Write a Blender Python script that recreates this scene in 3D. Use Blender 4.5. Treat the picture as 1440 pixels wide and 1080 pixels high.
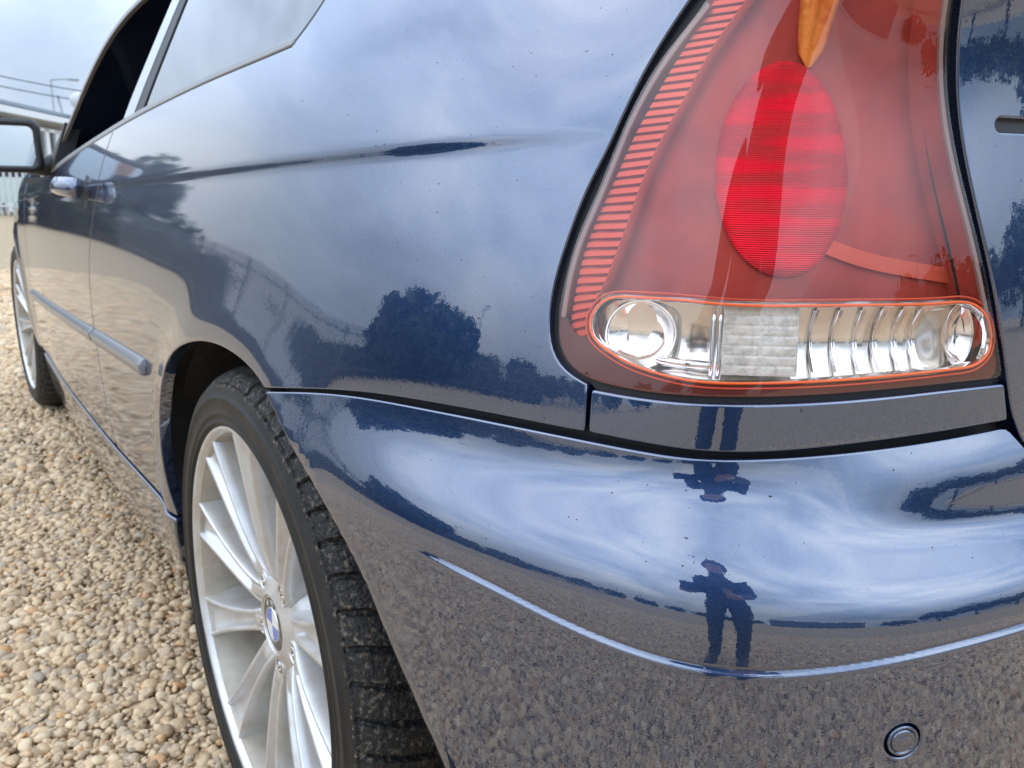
import bpy, bmesh, math, random
import numpy as np
from mathutils import Vector, Matrix, Euler
from mathutils.geometry import delaunay_2d_cdt
for o in list(bpy.data.objects): bpy.data.objects.remove(o)
R = math.radians
random.seed(5); rng = np.random.default_rng(7)
sc = bpy.context.scene; COL = sc.collection
# ---------------------------------------------------------------- camera
CAMPOS = np.array((-.90403, 1.11607, .83262)); YAW, PITCH, ROLL, FPX = -.616429, -.229299, .011552, 1155.6
h_ = np.array((math.cos(YAW), math.sin(YAW), 0)); r_ = np.array((math.sin(YAW), -math.cos(YAW), 0)); z_ = np.array((0, 0, 1.))
fw_ = h_*math.cos(PITCH)+z_*math.sin(PITCH); up_ = -h_*math.sin(PITCH)+z_*math.cos(PITCH)
rt_ = r_*math.cos(ROLL)+up_*math.sin(ROLL); up_ = -r_*math.sin(ROLL)+up_*math.cos(ROLL)
cd = bpy.data.cameras.new('camera'); cam = bpy.data.objects.new('camera', cd); COL.objects.link(cam); sc.camera = cam
cd.sensor_width = 36; cd.lens = FPX/1440*36; cd.clip_start = .01; cd.clip_end = 2000
cam.matrix_world = Matrix([[rt_[i], up_[i], -fw_[i], CAMPOS[i]] for i in range(3)]+[[0, 0, 0, 1]])
cd.dof.use_dof = True; cd.dof.focus_distance = .60; cd.dof.aperture_fstop = 15.0
# ---------------------------------------------------------------- sky and sun
SUN_EL, SUN_AZ = R(58), R(60)          # azimuth from +X towards +Y
wd = bpy.data.worlds.new('World'); sc.world = wd; wd.use_nodes = True
nt = wd.node_tree; N, LK = nt.nodes, nt.links; N.clear()
out = N.new('ShaderNodeOutputWorld'); bg = N.new('ShaderNodeBackground'); LK.new(bg.outputs[0], out.inputs[0])
sky = N.new('ShaderNodeTexSky'); sky.sky_type = 'NISHITA'; sky.sun_disc = False; sky.sun_elevation = SUN_EL; sky.sun_rotation = R(90)-SUN_AZ
sky.air_density = 1.2; sky.dust_density = 2.0
tc = N.new('ShaderNodeTexCoord'); mp = N.new('ShaderNodeMapping'); mp.inputs['Scale'].default_value = (1, 1, 2.6); LK.new(tc.outputs['Generated'], mp.inputs[0])
n1 = N.new('ShaderNodeTexNoise'); n1.inputs['Scale'].default_value = 1.9; n1.inputs['Detail'].default_value = 7; n1.inputs['Roughness'].default_value = .5; n1.inputs['Distortion'].default_value = .35; LK.new(mp.outputs[0], n1.inputs[0])
rp = N.new('ShaderNodeValToRGB'); LK.new(n1.outputs[0], rp.inputs[0]); e = rp.color_ramp.elements
e[0].position = .33; e[0].color = (.25, .335, .46, 1); e[1].position = .68; e[1].color = (.76, .85, .94, 1)
x = e.new(.48); x.color = (.45, .565, .73, 1)
n2 = N.new('ShaderNodeTexNoise'); n2.inputs['Scale'].default_value = 1.1; n2.inputs['Detail'].default_value = 4; LK.new(mp.outputs[0], n2.inputs[0])
r2 = N.new('ShaderNodeValToRGB'); LK.new(n2.outputs[0], r2.inputs[0]); r2.color_ramp.elements[0].position = .36; r2.color_ramp.elements[0].color = (.55,)*3+(1,); r2.color_ramp.elements[1].position = .56
sm = N.new('ShaderNodeVectorMath'); sm.operation = 'SCALE'; sm.inputs[3].default_value = .10; LK.new(sky.outputs[0], sm.inputs[0])
mx = N.new('ShaderNodeMix'); mx.data_type = 'RGBA'; LK.new(r2.outputs[0], mx.inputs[0]); LK.new(sm.outputs[0], mx.inputs[6]); LK.new(rp.outputs[0], mx.inputs[7])
sx = N.new('ShaderNodeSeparateXYZ'); LK.new(tc.outputs['Generated'], sx.inputs[0])
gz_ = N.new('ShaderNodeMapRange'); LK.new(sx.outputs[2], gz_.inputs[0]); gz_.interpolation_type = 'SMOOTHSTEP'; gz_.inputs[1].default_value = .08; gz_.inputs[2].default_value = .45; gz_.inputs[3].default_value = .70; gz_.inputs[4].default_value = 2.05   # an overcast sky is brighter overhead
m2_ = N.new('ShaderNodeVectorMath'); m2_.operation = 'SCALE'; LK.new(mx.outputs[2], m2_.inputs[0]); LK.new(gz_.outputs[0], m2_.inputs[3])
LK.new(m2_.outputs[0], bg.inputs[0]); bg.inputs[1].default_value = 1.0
sl = bpy.data.lights.new('sun', 'SUN'); sl.energy = .5; sl.angle = R(170); sl.color = (1, .95, .88)
so = bpy.data.objects.new('sun', sl); COL.objects.link(so)
so.rotation_euler = Vector((-math.cos(SUN_EL)*math.cos(SUN_AZ), -math.cos(SUN_EL)*math.sin(SUN_AZ), -math.sin(SUN_EL))).to_track_quat('-Z', 'Y').to_euler()
sc.view_settings.view_transform = 'Standard'; sc.view_settings.look = 'None'; sc.view_settings.exposure = 0.78; sc.view_settings.gamma = 1
sc.render.resolution_x = 1024; sc.render.resolution_y = 768
sc.render.engine = 'CYCLES'; sc.cycles.max_bounces = 10; sc.cycles.transparent_max_bounces = 16; sc.cycles.glossy_bounces = 6

# ---------------------------------------------------------------- materials
def mat(name, col=(.5,.5,.5), rough=.5, metal=0., coat=0., coat_rough=.03, coat_ior=1.5, ior=1.5, spec=.5, trans=0., bump=None, vary=None, sheen=0.):
    m = bpy.data.materials.new(name); m.use_nodes = True; t = m.node_tree; b = t.nodes['Principled BSDF']; I = b.inputs
    I['Base Color'].default_value = (*col, 1); I['Roughness'].default_value = rough; I['Metallic'].default_value = metal; I['IOR'].default_value = ior
    I['Coat Weight'].default_value = coat; I['Coat Roughness'].default_value = coat_rough; I['Coat IOR'].default_value = coat_ior
    I['Specular IOR Level'].default_value = spec; I['Transmission Weight'].default_value = trans
    if bump or vary:
        c = t.nodes.new('ShaderNodeTexCoord')
    if vary:      # (scale, second colour, low, high, detail)
        s, c2, lo, hi = vary[:4]
        n = t.nodes.new('ShaderNodeTexNoise'); n.inputs['Scale'].default_value = s; n.inputs['Detail'].default_value = 6; n.inputs['Roughness'].default_value = .62; t.links.new(c.outputs['Object'], n.inputs[0])
        r = t.nodes.new('ShaderNodeValToRGB'); t.links.new(n.outputs[0], r.inputs[0]); r.color_ramp.elements[0].position = lo; r.color_ramp.elements[1].position = hi
        r.color_ramp.elements[0].color = (*col, 1); r.color_ramp.elements[1].color = (*c2, 1); t.links.new(r.outputs[0], I['Base Color'])
    if bump:      # (scale, strength, distance)
        n = t.nodes.new('ShaderNodeTexNoise'); n.inputs['Scale'].default_value = bump[0]; n.inputs['Detail'].default_value = 4; t.links.new(c.outputs['Object'], n.inputs[0])
        bp = t.nodes.new('ShaderNodeBump'); bp.inputs['Strength'].default_value = bump[1]; bp.inputs['Distance'].default_value = bump[2]; t.links.new(n.outputs[0], bp.inputs['Height']); t.links.new(bp.outputs[0], I['Normal'])
    return m
def thin_glass(name, tint=(1,1,1), ior=1.7, rough=.0):
    m = bpy.data.materials.new(name); m.use_nodes = True; t = m.node_tree; t.nodes.clear()
    o = t.nodes.new('ShaderNodeOutputMaterial'); a = t.nodes.new('ShaderNodeBsdfTransparent'); g = t.nodes.new('ShaderNodeBsdfGlossy'); f = t.nodes.new('ShaderNodeFresnel'); x = t.nodes.new('ShaderNodeMixShader')
    a.inputs[0].default_value = (*tint, 1); g.inputs['Roughness'].default_value = rough; f.inputs[0].default_value = ior
    # thin sheet: the same reflectance from either face
    gm = t.nodes.new('ShaderNodeNewGeometry'); ri = t.nodes.new('ShaderNodeMapRange'); t.links.new(gm.outputs['Backfacing'], ri.inputs[0]); ri.inputs[3].default_value = ior; ri.inputs[4].default_value = 1/ior; t.links.new(ri.outputs[0], f.inputs[0])
    t.links.new(f.outputs[0], x.inputs[0]); t.links.new(a.outputs[0], x.inputs[1]); t.links.new(g.outputs[0], x.inputs[2]); t.links.new(x.outputs[0], o.inputs[0])
    return m
def paint():
    m = mat('navy_metallic_paint', (.022,.055,.165), rough=.36, metal=.8, coat=1., coat_rough=.004, coat_ior=2.35)
    t = m.node_tree; b = t.nodes['Principled BSDF']
    c = t.nodes.new('ShaderNodeTexCoord')
    # metallic flake and a faint orange peel in the lacquer
    v = t.nodes.new('ShaderNodeTexVoronoi'); v.inputs['Scale'].default_value = 1400; t.links.new(c.outputs['Object'], v.inputs[0])
    r = t.nodes.new('ShaderNodeValToRGB'); t.links.new(v.outputs['Color'], r.inputs[0]); r.color_ramp.elements[0].color = (.0075,.026,.080,1); r.color_ramp.elements[1].color = (.015,.048,.142,1)
    # road dust in scattered specks
    n = t.nodes.new('ShaderNodeTexNoise'); n.inputs['Scale'].default_value = 330; n.inputs['Detail'].default_value = 1; t.links.new(c.outputs['Object'], n.inputs[0])
    d = t.nodes.new('ShaderNodeValToRGB'); t.links.new(n.outputs[0], d.inputs[0]); d.color_ramp.elements[0].position = .772; d.color_ramp.elements[1].position = .79
    mm = t.nodes.new('ShaderNodeMix'); mm.data_type = 'RGBA'; t.links.new(d.outputs[0], mm.inputs[0]); t.links.new(r.outputs[0], mm.inputs[6]); mm.inputs[7].default_value = (.05,.05,.055,1)
    sp_ = t.nodes.new('ShaderNodeSeparateXYZ'); t.links.new(c.outputs['Object'], sp_.inputs[0]); fz = t.nodes.new('ShaderNodeMapRange'); t.links.new(sp_.outputs[2], fz.inputs[0]); fz.inputs[1].default_value = .66; fz.inputs[2].default_value = .22; fz.inputs[3].default_value = .0; fz.inputs[4].default_value = .40
    fn_ = t.nodes.new('ShaderNodeTexNoise'); fn_.inputs['Scale'].default_value = 34; fn_.inputs['Detail'].default_value = 8; fn_.inputs['Roughness'].default_value = .7; t.links.new(c.outputs['Object'], fn_.inputs[0])
    fr_ = t.nodes.new('ShaderNodeMapRange'); t.links.new(fn_.outputs[0], fr_.inputs[0]); fr_.inputs[1].default_value = .42; fr_.inputs[2].default_value = .75
    fm_ = t.nodes.new('ShaderNodeMath'); fm_.operation = 'MULTIPLY'; t.links.new(fz.outputs[0], fm_.inputs[0]); t.links.new(fr_.outputs[0], fm_.inputs[1])
    m3_ = t.nodes.new('ShaderNodeMix'); m3_.data_type = 'RGBA'; t.links.new(fm_.outputs[0], m3_.inputs[0]); t.links.new(mm.outputs[2], m3_.inputs[6]); m3_.inputs[7].default_value = (.085,.075,.065,1)
    t.links.new(m3_.outputs[2], b.inputs['Base Color'])
    sb = t.nodes.new('ShaderNodeMath'); sb.operation = 'SUBTRACT'; sb.inputs[0].default_value = 1; t.links.new(d.outputs[0], sb.inputs[1]); t.links.new(sb.outputs[0], b.inputs['Coat Weight'])
    w = t.nodes.new('ShaderNodeTexNoise'); w.inputs['Scale'].default_value = 260; w.inputs['Detail'].default_value = 2; t.links.new(c.outputs['Object'], w.inputs[0])
    bp = t.nodes.new('ShaderNodeBump'); bp.inputs['Strength'].default_value = .012; bp.inputs['Distance'].default_value = .002; t.links.new(w.outputs[0], bp.inputs['Height']); t.links.new(bp.outputs[0], b.inputs['Coat Normal'])
    return m
PAINT = paint()
BLACK = mat('black_rubber_seal', (.012,.012,.013), .55)
CORE = mat('light_block_black', (.01,.01,.011), .9)
LINER = mat('black_plastic_liner', (.012,.012,.012), .75, vary=(60,(.05,.042,.035),.58,.75), bump=(200,.3,.002))
TRIMP = mat('black_plastic', (.018,.018,.02), .42, bump=(900,.1,.001))
STRIP = mat('grey_satin_trim', (.16,.165,.18), .32, coat=.3, coat_rough=.2)
BRIGHT = mat('satin_grey_trim', (.24,.24,.24), .42, metal=.4)
GLASS = mat('tinted_glass', (.02,.025,.028), .01, ior=2.3)
PILLAR = mat('black_pillar_sky_sheen', (.16,.165,.185), .22, coat=.6, coat_ior=1.6)  # gloss black pillar; the sky reflected in it is put into the base colour
MIRROR = mat('mirror_glass', (.85,.87,.88), .02, metal=1)
CHROME = mat('chrome', (.82,.82,.83), .07, metal=1)
SILVER = mat('silver_wheel_lacquer', (.64,.645,.65), .34, metal=.5, coat=.5, coat_rough=.12, vary=(22,(.50,.46,.40),.40,.75))
BARREL = mat('dusty_wheel_barrel', (.52,.475,.40), .45, metal=.35, vary=(18,(.34,.29,.23),.4,.75))
DULL = mat('dusty_brake_metal', (.09,.085,.08), .6, metal=.3)
RUBBER = mat('tyre_sidewall_rubber', (.012,.012,.012), .55, spec=.35, vary=(30,(.026,.024,.022),.4,.75), bump=(220,.15,.001))
TREAD = mat('muddy_tread_rubber', (.016,.016,.016), .6, spec=.35, vary=(170,(.17,.14,.105),.53,.70), bump=(190,.9,.004))

# ---------------------------------------------------------------- mesh helpers
def mesh_obj(name, V, F, m=None, parent=None, smooth=True, normals=None, label=None, cat=None, group=None, kind=None):
    me = bpy.data.meshes.new(name); me.from_pydata([tuple(v) for v in np.asarray(V, float)], [], [tuple(int(i) for i in f) for f in F]); me.update()
    if smooth: me.polygons.foreach_set('use_smooth', [True]*len(me.polygons))
    if normals is not None: me.normals_split_custom_set_from_vertices([tuple(n) for n in normals])
    o = bpy.data.objects.new(name, me); COL.objects.link(o)
    if m: me.materials.append(m)
    if parent: o.parent = parent
    tag(o, label, cat, group, kind); return o
def tag(o, label=None, cat=None, group=None, kind=None):
    for k, v in (('label', label), ('category', cat), ('group', group), ('kind', kind)):
        if v: o[k] = v
    return o
def empty(name, loc=(0,0,0), label=None, cat=None, group=None, parent=None):
    o = bpy.data.objects.new(name, None); COL.objects.link(o); o.location = loc; o.empty_display_size = .05
    if parent: o.parent = parent
    return tag(o, label, cat, group)
class MB:
    def __init__(s): s.V = []; s.F = []
    def add(s, V, F):
        n = len(s.V); s.V += [tuple(v) for v in V]; s.F += [tuple(i+n for i in f) for f in F]; return s
    def box(s, c, d, rz=0., M=None):
        c = np.array(c); d = np.array(d)/2
        P = np.array([(x, y, z) for x in (-1, 1) for y in (-1, 1) for z in (-1, 1)])*d
        if rz: a = math.cos(rz); b = math.sin(rz); P = P@np.array([[a, b, 0], [-b, a, 0], [0, 0, 1]])
        if M is not None: P = P@np.array(M).T
        return s.add(P+c, [(0,1,3,2),(4,6,7,5),(0,4,5,1),(2,3,7,6),(0,2,6,4),(1,5,7,3)])
    def tube(s, pts, rad, n=8, caps=True):
        pts = np.array(pts, float); rad = np.zeros(len(pts))+rad; V = []; F = []
        T = np.gradient(pts, axis=0); T /= np.linalg.norm(T, axis=1, keepdims=True)
        ref = np.array((0, 0, 1.)) if abs(T[0][2]) < .9 else np.array((1., 0, 0))
        for p, t, r in zip(pts, T, rad):
            a = np.cross(t, ref); a /= np.linalg.norm(a)+1e-9; b = np.cross(t, a)
            V += [p+r*(math.cos(q)*a+math.sin(q)*b) for q in np.arange(n)*2*math.pi/n]
        for i in range(len(pts)-1):
            for k in range(n): F.append((i*n+k, i*n+(k+1) % n, (i+1)*n+(k+1) % n, (i+1)*n+k))
        if caps: F += [tuple(range(n))[::-1], tuple(range((len(pts)-1)*n, len(pts)*n))]
        return s.add(V, F)
    def build(s, name, m, parent=None, smooth=False, **k): return mesh_obj(name, s.V, s.F, m, parent, smooth, **k)
def smooth_line(pts, step=.006, closed=False):
    """natural cubic through the points by chord length, resampled"""
    p = np.array(pts, float); t = np.concatenate([[0], np.cumsum(np.linalg.norm(np.diff(p, axis=0), axis=1))])
    n = max(2, int(math.ceil(t[-1]/step))+1); return Spl(t, p)(np.linspace(0, t[-1], n)) if len(p) > 2 else np.stack([np.linspace(p[0, i], p[1, i], n) for i in range(p.shape[1])], 1)
def join(*ls):
    o = [np.array(ls[0])]
    for l in ls[1:]:
        l = np.array(l); o.append(l[1:] if np.linalg.norm(l[0]-o[-1][-1]) < 1e-6 else l)
    r = np.concatenate(o)
    if np.linalg.norm(r[0]-r[-1]) < 1e-6: r = r[:-1]
    return r
def densify(poly, step):
    o = []
    for a, b in zip(poly, np.roll(poly, -1, 0)):
        n = max(1, int(math.ceil(np.linalg.norm(b-a)/step))); o += [a+(b-a)*k/n for k in range(n)]
    return np.array(o)
def area(p): x, y = p.T; return .5*np.sum(x*np.roll(y, -1)-y*np.roll(x, -1))
def inset(p, r):
    e = np.roll(p, -1, 0)-p; e /= np.linalg.norm(e, axis=1, keepdims=True)+1e-12
    n = np.stack([-e[:, 1], e[:, 0]], 1); m = n+np.roll(n, 1, 0); m /= np.linalg.norm(m, axis=1, keepdims=True)+1e-9
    c = np.clip((m*n).sum(1), .5, 1); return p+m*(r/c)[:, None]
def inside(poly, q):
    x, y = q[:, 0], q[:, 1]; r = np.zeros(len(q), bool); a = poly; b = np.roll(poly, -1, 0)
    for (x0, y0), (x1, y1) in zip(a, b):
        if y0 == y1: continue
        c = ((y0 > y) != (y1 > y)) & (x < (x1-x0)*(y-y0)/(y1-y0)+x0); r ^= c
    return r
def edge_dist(poly, q):
    a = poly; b = np.roll(poly, -1, 0); d = np.full(len(q), 9.)
    for p, w in zip(a, b):
        e = w-p; L = e@e+1e-15; t = np.clip(((q-p)@e)/L, 0, 1); d = np.minimum(d, np.hypot(*(q-p-t[:, None]*e).T))
    return d
def panel(name, S, outer, m, parent, holes=(), step=.010, rad=.0016, flange=.014, off=0., bstep=None, rows=(), kind=None, label=None, smooth=True, back=False):
    """a sheet trimmed out of surface S by outlines in its (s, z) coordinates, with rolled edges"""
    outer = densify(np.array(outer, float), bstep or step*.7)
    if area(outer) < 0: outer = outer[::-1]
    hs = []
    for h in holes:
        h = densify(np.array(h, float), bstep or step*.7); hs.append(h if area(h) < 0 else h[::-1])
    loops = [inset(l, rad) if rad else l for l in [outer]+hs]
    lo, hi = outer.min(0), outer.max(0)
    gx, gz = np.meshgrid(np.arange(lo[0], hi[0], step), np.arange(lo[1], hi[1], step)); gx[1::2] += step/2
    pts = [np.stack([gx.ravel(), gz.ravel()], 1)]
    for f, offs in rows:           # extra rows of points that follow a feature line
        ss = np.arange(lo[0], hi[0], step*.8)
        for k in offs: pts.append(np.stack([ss, f(ss)+k], 1))
    for f, offs in rows:
        g = pts[0]; pts[0] = g[(g[:, 1] < f(g[:, 0])+min(offs)-step*.4) | (g[:, 1] > f(g[:, 0])+max(offs)+step*.4)]
    q = np.concatenate(pts)
    keep = inside(loops[0], q)
    for h in loops[1:]: keep &= ~inside(h, q)
    q = q[keep]
    dd = np.min([edge_dist(l, q) for l in loops], 0); q = q[dd > step*.35]
    bl = np.concatenate(loops); E = []; k = 0
    for l in loops:
        n = len(l); E += [(k+i, k+(i+1) % n) for i in range(n)]; k += n
    allp = np.concatenate([bl, q])
    v2, _, fc, ov, _, _ = delaunay_2d_cdt([Vector(p) for p in allp], E, [], 0, 1e-6)
    v2 = np.array([tuple(v) for v in v2]); fc = np.array([tuple(f) for f in fc if len(f) == 3])
    c = v2[fc].mean(1); kp = inside(loops[0], c)
    for h in loops[1:]: kp &= ~inside(h, c)
    fc = fc[kp]
    V = S.P(v2[:, 0], v2[:, 1], np.zeros(len(v2))+off); NN = S.N(v2[:, 0], v2[:, 1])
    a = V[fc[:, 1]]-V[fc[:, 0]]; b = V[fc[:, 2]]-V[fc[:, 0]]; fl = (np.cross(a, b)*NN[fc[:, 0]]).sum(1) < 0
    fc[fl] = fc[fl][:, ::-1]
    V = list(V); NN = list(NN); F = [tuple(f) for f in fc]
    if flange:
        for l in loops:
            n = len(l); base = S.P(l[:, 0], l[:, 1], np.zeros(n)+off); nn = S.N(l[:, 0], l[:, 1])
            lo_ = inset(l, -1e-4) ; o3 = S.P(lo_[:, 0], lo_[:, 1], np.zeros(n)+off)-base; o3 -= (o3*nn).sum(1)[:, None]*nn; o3 /= np.linalg.norm(o3, axis=1, keepdims=True)+1e-12
            prev = None
            for th in (0, 30, 60, 90, 91):
                t = R(min(th, 90)); p = base+o3*rad*math.sin(t)-nn*rad*(1-math.cos(t)); w = nn*math.cos(t)+o3*math.sin(t)
                if th == 91: p = p-nn*flange
                k0 = len(V); V += list(p); NN += list(w)
                if prev is not None:
                    F += [(prev+i, k0+i, k0+(i+1) % n, prev+(i+1) % n) for i in range(n)]
                prev = k0
    return mesh_obj(name, V, F, m, parent, smooth, normals=NN if smooth else None, kind=kind, label=label)
def lathe(prof, n=96, axis_y=True, closed=False, a0=0., a1=2*math.pi):
    """prof: list of (radius, y) turned about the y axis"""
    full = abs(a1-a0-2*math.pi) < 1e-6; A = np.linspace(a0, a1, n, endpoint=not full); V = []; F = []; m = len(prof)
    for a in A: V += [(-r*math.cos(a), y, r*math.sin(a)) for r, y in prof]
    N_ = n if full else n-1
    for i in range(N_):
        j = (i+1) % n
        for k in range(m-1): F.append((i*m+k, i*m+k+1, j*m+k+1, j*m+k))
        if closed: F.append((i*m+m-1, i*m, j*m, j*m+m-1))
    return V, F
# ---------------------------------------------------------------- car body surfaces
# x forward, y left, z up; origin on the ground under the rear axle's centre.
def ncs(xk, yk):
    """natural cubic spline second derivatives; yk may be (n,) or (n,m)"""
    xk = np.asarray(xk, float); yk = np.asarray(yk, float); n = len(xk); h = np.diff(xk)
    A = np.zeros((n, n)); A[0, 0] = A[-1, -1] = 1; B = np.zeros_like(yk)
    for i in range(1, n-1):
        A[i, i-1] = h[i-1]; A[i, i] = 2*(h[i-1]+h[i]); A[i, i+1] = h[i]
        B[i] = 6*((yk[i+1]-yk[i])/h[i]-(yk[i]-yk[i-1])/h[i-1])
    return np.linalg.solve(A, B)
class Spl:
    def __init__(s, xk, yk):
        s.x = np.asarray(xk, float); s.y = np.asarray(yk, float); s.M = ncs(s.x, s.y); s.h = np.diff(s.x)
        h = s.h if s.y.ndim == 1 else s.h[:, None]
        seg = h*(s.y[:-1]+s.y[1:])/2-h**3*(s.M[:-1]+s.M[1:])/24
        s.I = np.concatenate([np.zeros_like(s.y[:1]), np.cumsum(seg, 0)])
    def _p(s, t):
        t = np.asarray(t, float); i = np.clip(np.searchsorted(s.x, t)-1, 0, len(s.x)-2)
        h = s.h[i]; a = (s.x[i+1]-t); b = t-s.x[i]
        if s.y.ndim > 1: h, a, b = h[..., None], a[..., None], b[..., None]
        return i, h, a, b
    def __call__(s, t):
        i, h, a, b = s._p(t); M = s.M; y = s.y
        return M[i]*a**3/(6*h)+M[i+1]*b**3/(6*h)+(y[i]/h-M[i]*h/6)*a+(y[i+1]/h-M[i+1]*h/6)*b
    def integ(s, t):
        i, h, a, b = s._p(t); M = s.M; y = s.y
        F = M[i]*(h**4-a**4)/(24*h)+M[i+1]*b**4/(24*h)+(y[i]/h-M[i]*h/6)*(h*h-a*a)/2+(y[i+1]/h-M[i+1]*h/6)*b*b/2
        return s.I[i]+F
class Plan:
    def __init__(s, pts, x0):
        p = np.array(pts, float); t = np.concatenate([[0], np.cumsum(np.hypot(*np.diff(p, axis=0).T))])
        f = np.linspace(0, t[-1], 4000); q = Spl(t, p)(f)
        L = np.concatenate([[0], np.cumsum(np.hypot(*np.diff(q, axis=0).T))])
        # arc-length parameter, zero where x = x0 on the left side
        i = np.argmin(np.abs(q[:, 0]-x0)+(q[:, 1] < .3)*9); L -= L[i]
        g = np.linspace(L[0], L[-1], 160); s.c = Spl(g, np.stack([np.interp(g, L, q[:, 0]), np.interp(g, L, q[:, 1])], 1))
        s.lo, s.hi = L[0], L[-1]
    def __call__(s, t):
        P = s.c(t); e = 1e-3; T = (s.c(np.asarray(t)+e)-s.c(np.asarray(t)-e))/(2*e)
        T /= np.linalg.norm(T, axis=-1, keepdims=True)
        return P, np.stack([T[..., 1], -T[..., 0]], -1)     # point, outward normal in plan
class Table:
    """inward slope dd/dz over (s, z), integrated from zref"""
    def __init__(s, S, Z, rows, zref):
        s.bs = Spl(S, np.eye(len(S))); s.bz = Spl(Z, np.eye(len(Z))); s.R = np.array(rows, float); s.z0 = s.bz.integ(np.array(zref))
    def d(s, u, z): return np.einsum('...i,ij,...j->...', s.bs(u), s.R, s.bz.integ(z)-s.z0)
def sst(a, b, x): t = np.clip((x-a)/(b-a), 0, 1); return t*t*(3-2*t)

BODYPLAN = [(3.45,.55),(3.3,.68),(3.05,.775),(2.725,.833),(2.3,.848),(1.8,.857),(1.2,.863),(.7,.866),(.3,.866),(0,.864),(-.2,.854),
            (-.34,.834),(-.45,.803),(-.54,.756),(-.605,.69),(-.645,.61),(-.67,.52),(-.69,.40),(-.703,.22),(-.708,0),(-.703,-.22),(-.69,-.4),(-.67,-.52)]
ZN = [.12,.25,.40,.52,.60,.66,.71,.76,.81,.86,.90,.94,.98,1.05,1.25]
SN = [-3.6,-2.7,-1.6,-.9,-.45,-.15,.08,.22,.36,.55,.68,.85,1.15,1.8]
_side = [-.22,-.16,-.06,-.015,.0,.03,.07,.12,.18,.25,.32,.39,.43,.45,.46]
_fend = [-.22,-.16,-.06,-.015,.0,.035,.09,.17,.30,.52,.85,1.3,1.8,2.0,2.0]
_arch = [-.22,-.16,-.06,-.015,.0,.03,.10,.17,.20,.21,.25,.33,.40,.44,.46]
_quar = [-.1,-.1,-.06,-.03,.02,.09,.165,.22,.24,.235,.25,.31,.38,.43,.46]
_qfr  = [-.1,-.1,-.06,-.02,.06,.135,.185,.22,.235,.235,.25,.31,.38,.43,.46]
_corn = [-.1,-.1,-.06,-.03,.01,.07,.145,.205,.23,.23,.25,.29,.33,.38,.42]
_lens = [-.1,-.1,-.06,-.03,.0,.03,.08,.14,.19,.18,.08,-.07,-.13,-.12,.0]
_tail = [-.1,-.1,-.06,-.03,.0,.02,.05,.10,.16,.15,.05,-.10,-.15,-.12,.0]
BODYT = Table(SN, ZN, [_fend,_fend,_side,_side,[(a+b)/2 for a,b in zip(_side,_arch)],_arch,_arch,_qfr,_quar,_corn,_lens,_tail,_tail,_tail], .60)
CREASE = Spl([-2.6,-1.8,-.9,0,.45,.62,.8],[.775,.80,.830,.853,.868,.874,.88])
_gs = [-3.6,-3.0,-2.4,-1.6,-.9,-.5,0,.2,.4,.55,.70,.85,1.15,1.8]
_gv = [float(BODYT.d(np.array(a), np.array(.78))) for a in _gs]; _gv[6:11] = [.0160,.0195,.0228,.0205,.0112]
LEVEL = Spl(_gs, _gv)          # keeps the flank fair lengthwise at mid height
RW, RTY = .3185, .3185
class Body:
    plan = Plan(BODYPLAN, 0.)
    lo, hi = plan.lo, plan.hi
    @staticmethod
    def d(s, z):
        d = BODYT.d(s, z)-BODYT.d(s, z*0+.78)+LEVEL(s)
        zc = CREASE(np.clip(s, -2.6, .8)); A = .0027*sst(-2.6, -2.0, s)*(1-sst(.30, .62, s))
        w = .0055
        d = d + A*(1-.5*(1+np.tanh((z-zc)/w)))           # the panel above the crease stands proud of the one below
        d = d - A*.9*np.exp(-np.clip(zc-z, 0, 9)/.05)*0
        for s0 in (0., -2.725):
            r = np.hypot(s-s0, z-RW); d = d - .011*np.exp(-((r-.345)/.05)**2)*sst(.2, .34, r)*sst(.25,.40,z)
        return d
    @classmethod
    def P(c, s, z, off=0.):
        s = np.asarray(s, float); z = np.asarray(z, float)
        p, n = c.plan(s); d = c.d(s, z); q = p-n*d[..., None]
        R = np.concatenate([q, z[..., None]], -1)
        if np.any(off): R = R+c.N(s, z)*np.asarray(off)[..., None]
        return R
    @classmethod
    def N(c, s, z):
        e = 5e-4
        a = c.P(s+e, z)-c.P(s-e, z); b = c.P(s, z+e)-c.P(s, z-e)
        n = np.cross(a, b); n /= np.linalg.norm(n, axis=-1, keepdims=True)
        return n
BUMPPLAN = [(.6,.868),(.2,.868),(0,.872),(-.15,.875),(-.3,.8675),(-.42,.847),(-.52,.8145),(-.60,.770),(-.66,.705),(-.70,.625),(-.724,.53),(-.742,.40),(-.754,.22),(-.758,0),(-.754,-.22),(-.742,-.4),(-.724,-.53)]
BZN = [.15,.28,.40,.48,.53,.565,.585,.60,.615,.63,.645,.66,.675,.69,.76]
BSN = [-.5,.05,.15,.25,.36,.50,.64,.78,.95,1.2,1.8]
_b0 = [-.14,-.08,-.03,0,.0,.02,.04,.06,.08,.09,.10,.11,.12,.12,.12]
_bm = [-.14,-.08,-.04,-.02,.0,.04,.10,.18,.24,.26,.26,.25,.24,.24,.24]
_b1 = [-.14,-.08,-.04,-.02,.0,.06,.19,.33,.40,.40,.36,.30,.26,.24,.24]
_b2 = [-.14,-.09,-.05,-.02,.0,.05,.18,.36,.50,.54,.46,.30,.18,.14,.14]
_b3 = [-.14,-.09,-.05,-.02,.0,.07,.20,.42,.62,.68,.52,.25,.12,.10,.10]
_b4 = [-.14,-.09,-.05,-.02,.0,.06,.20,.44,.68,.78,.62,.30,.13,.10,.10]
_b5 = [-.14,-.09,-.05,-.02,.0,.05,.22,.65,1.05,.45,.22,.35,.50,.45,.4]
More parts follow.
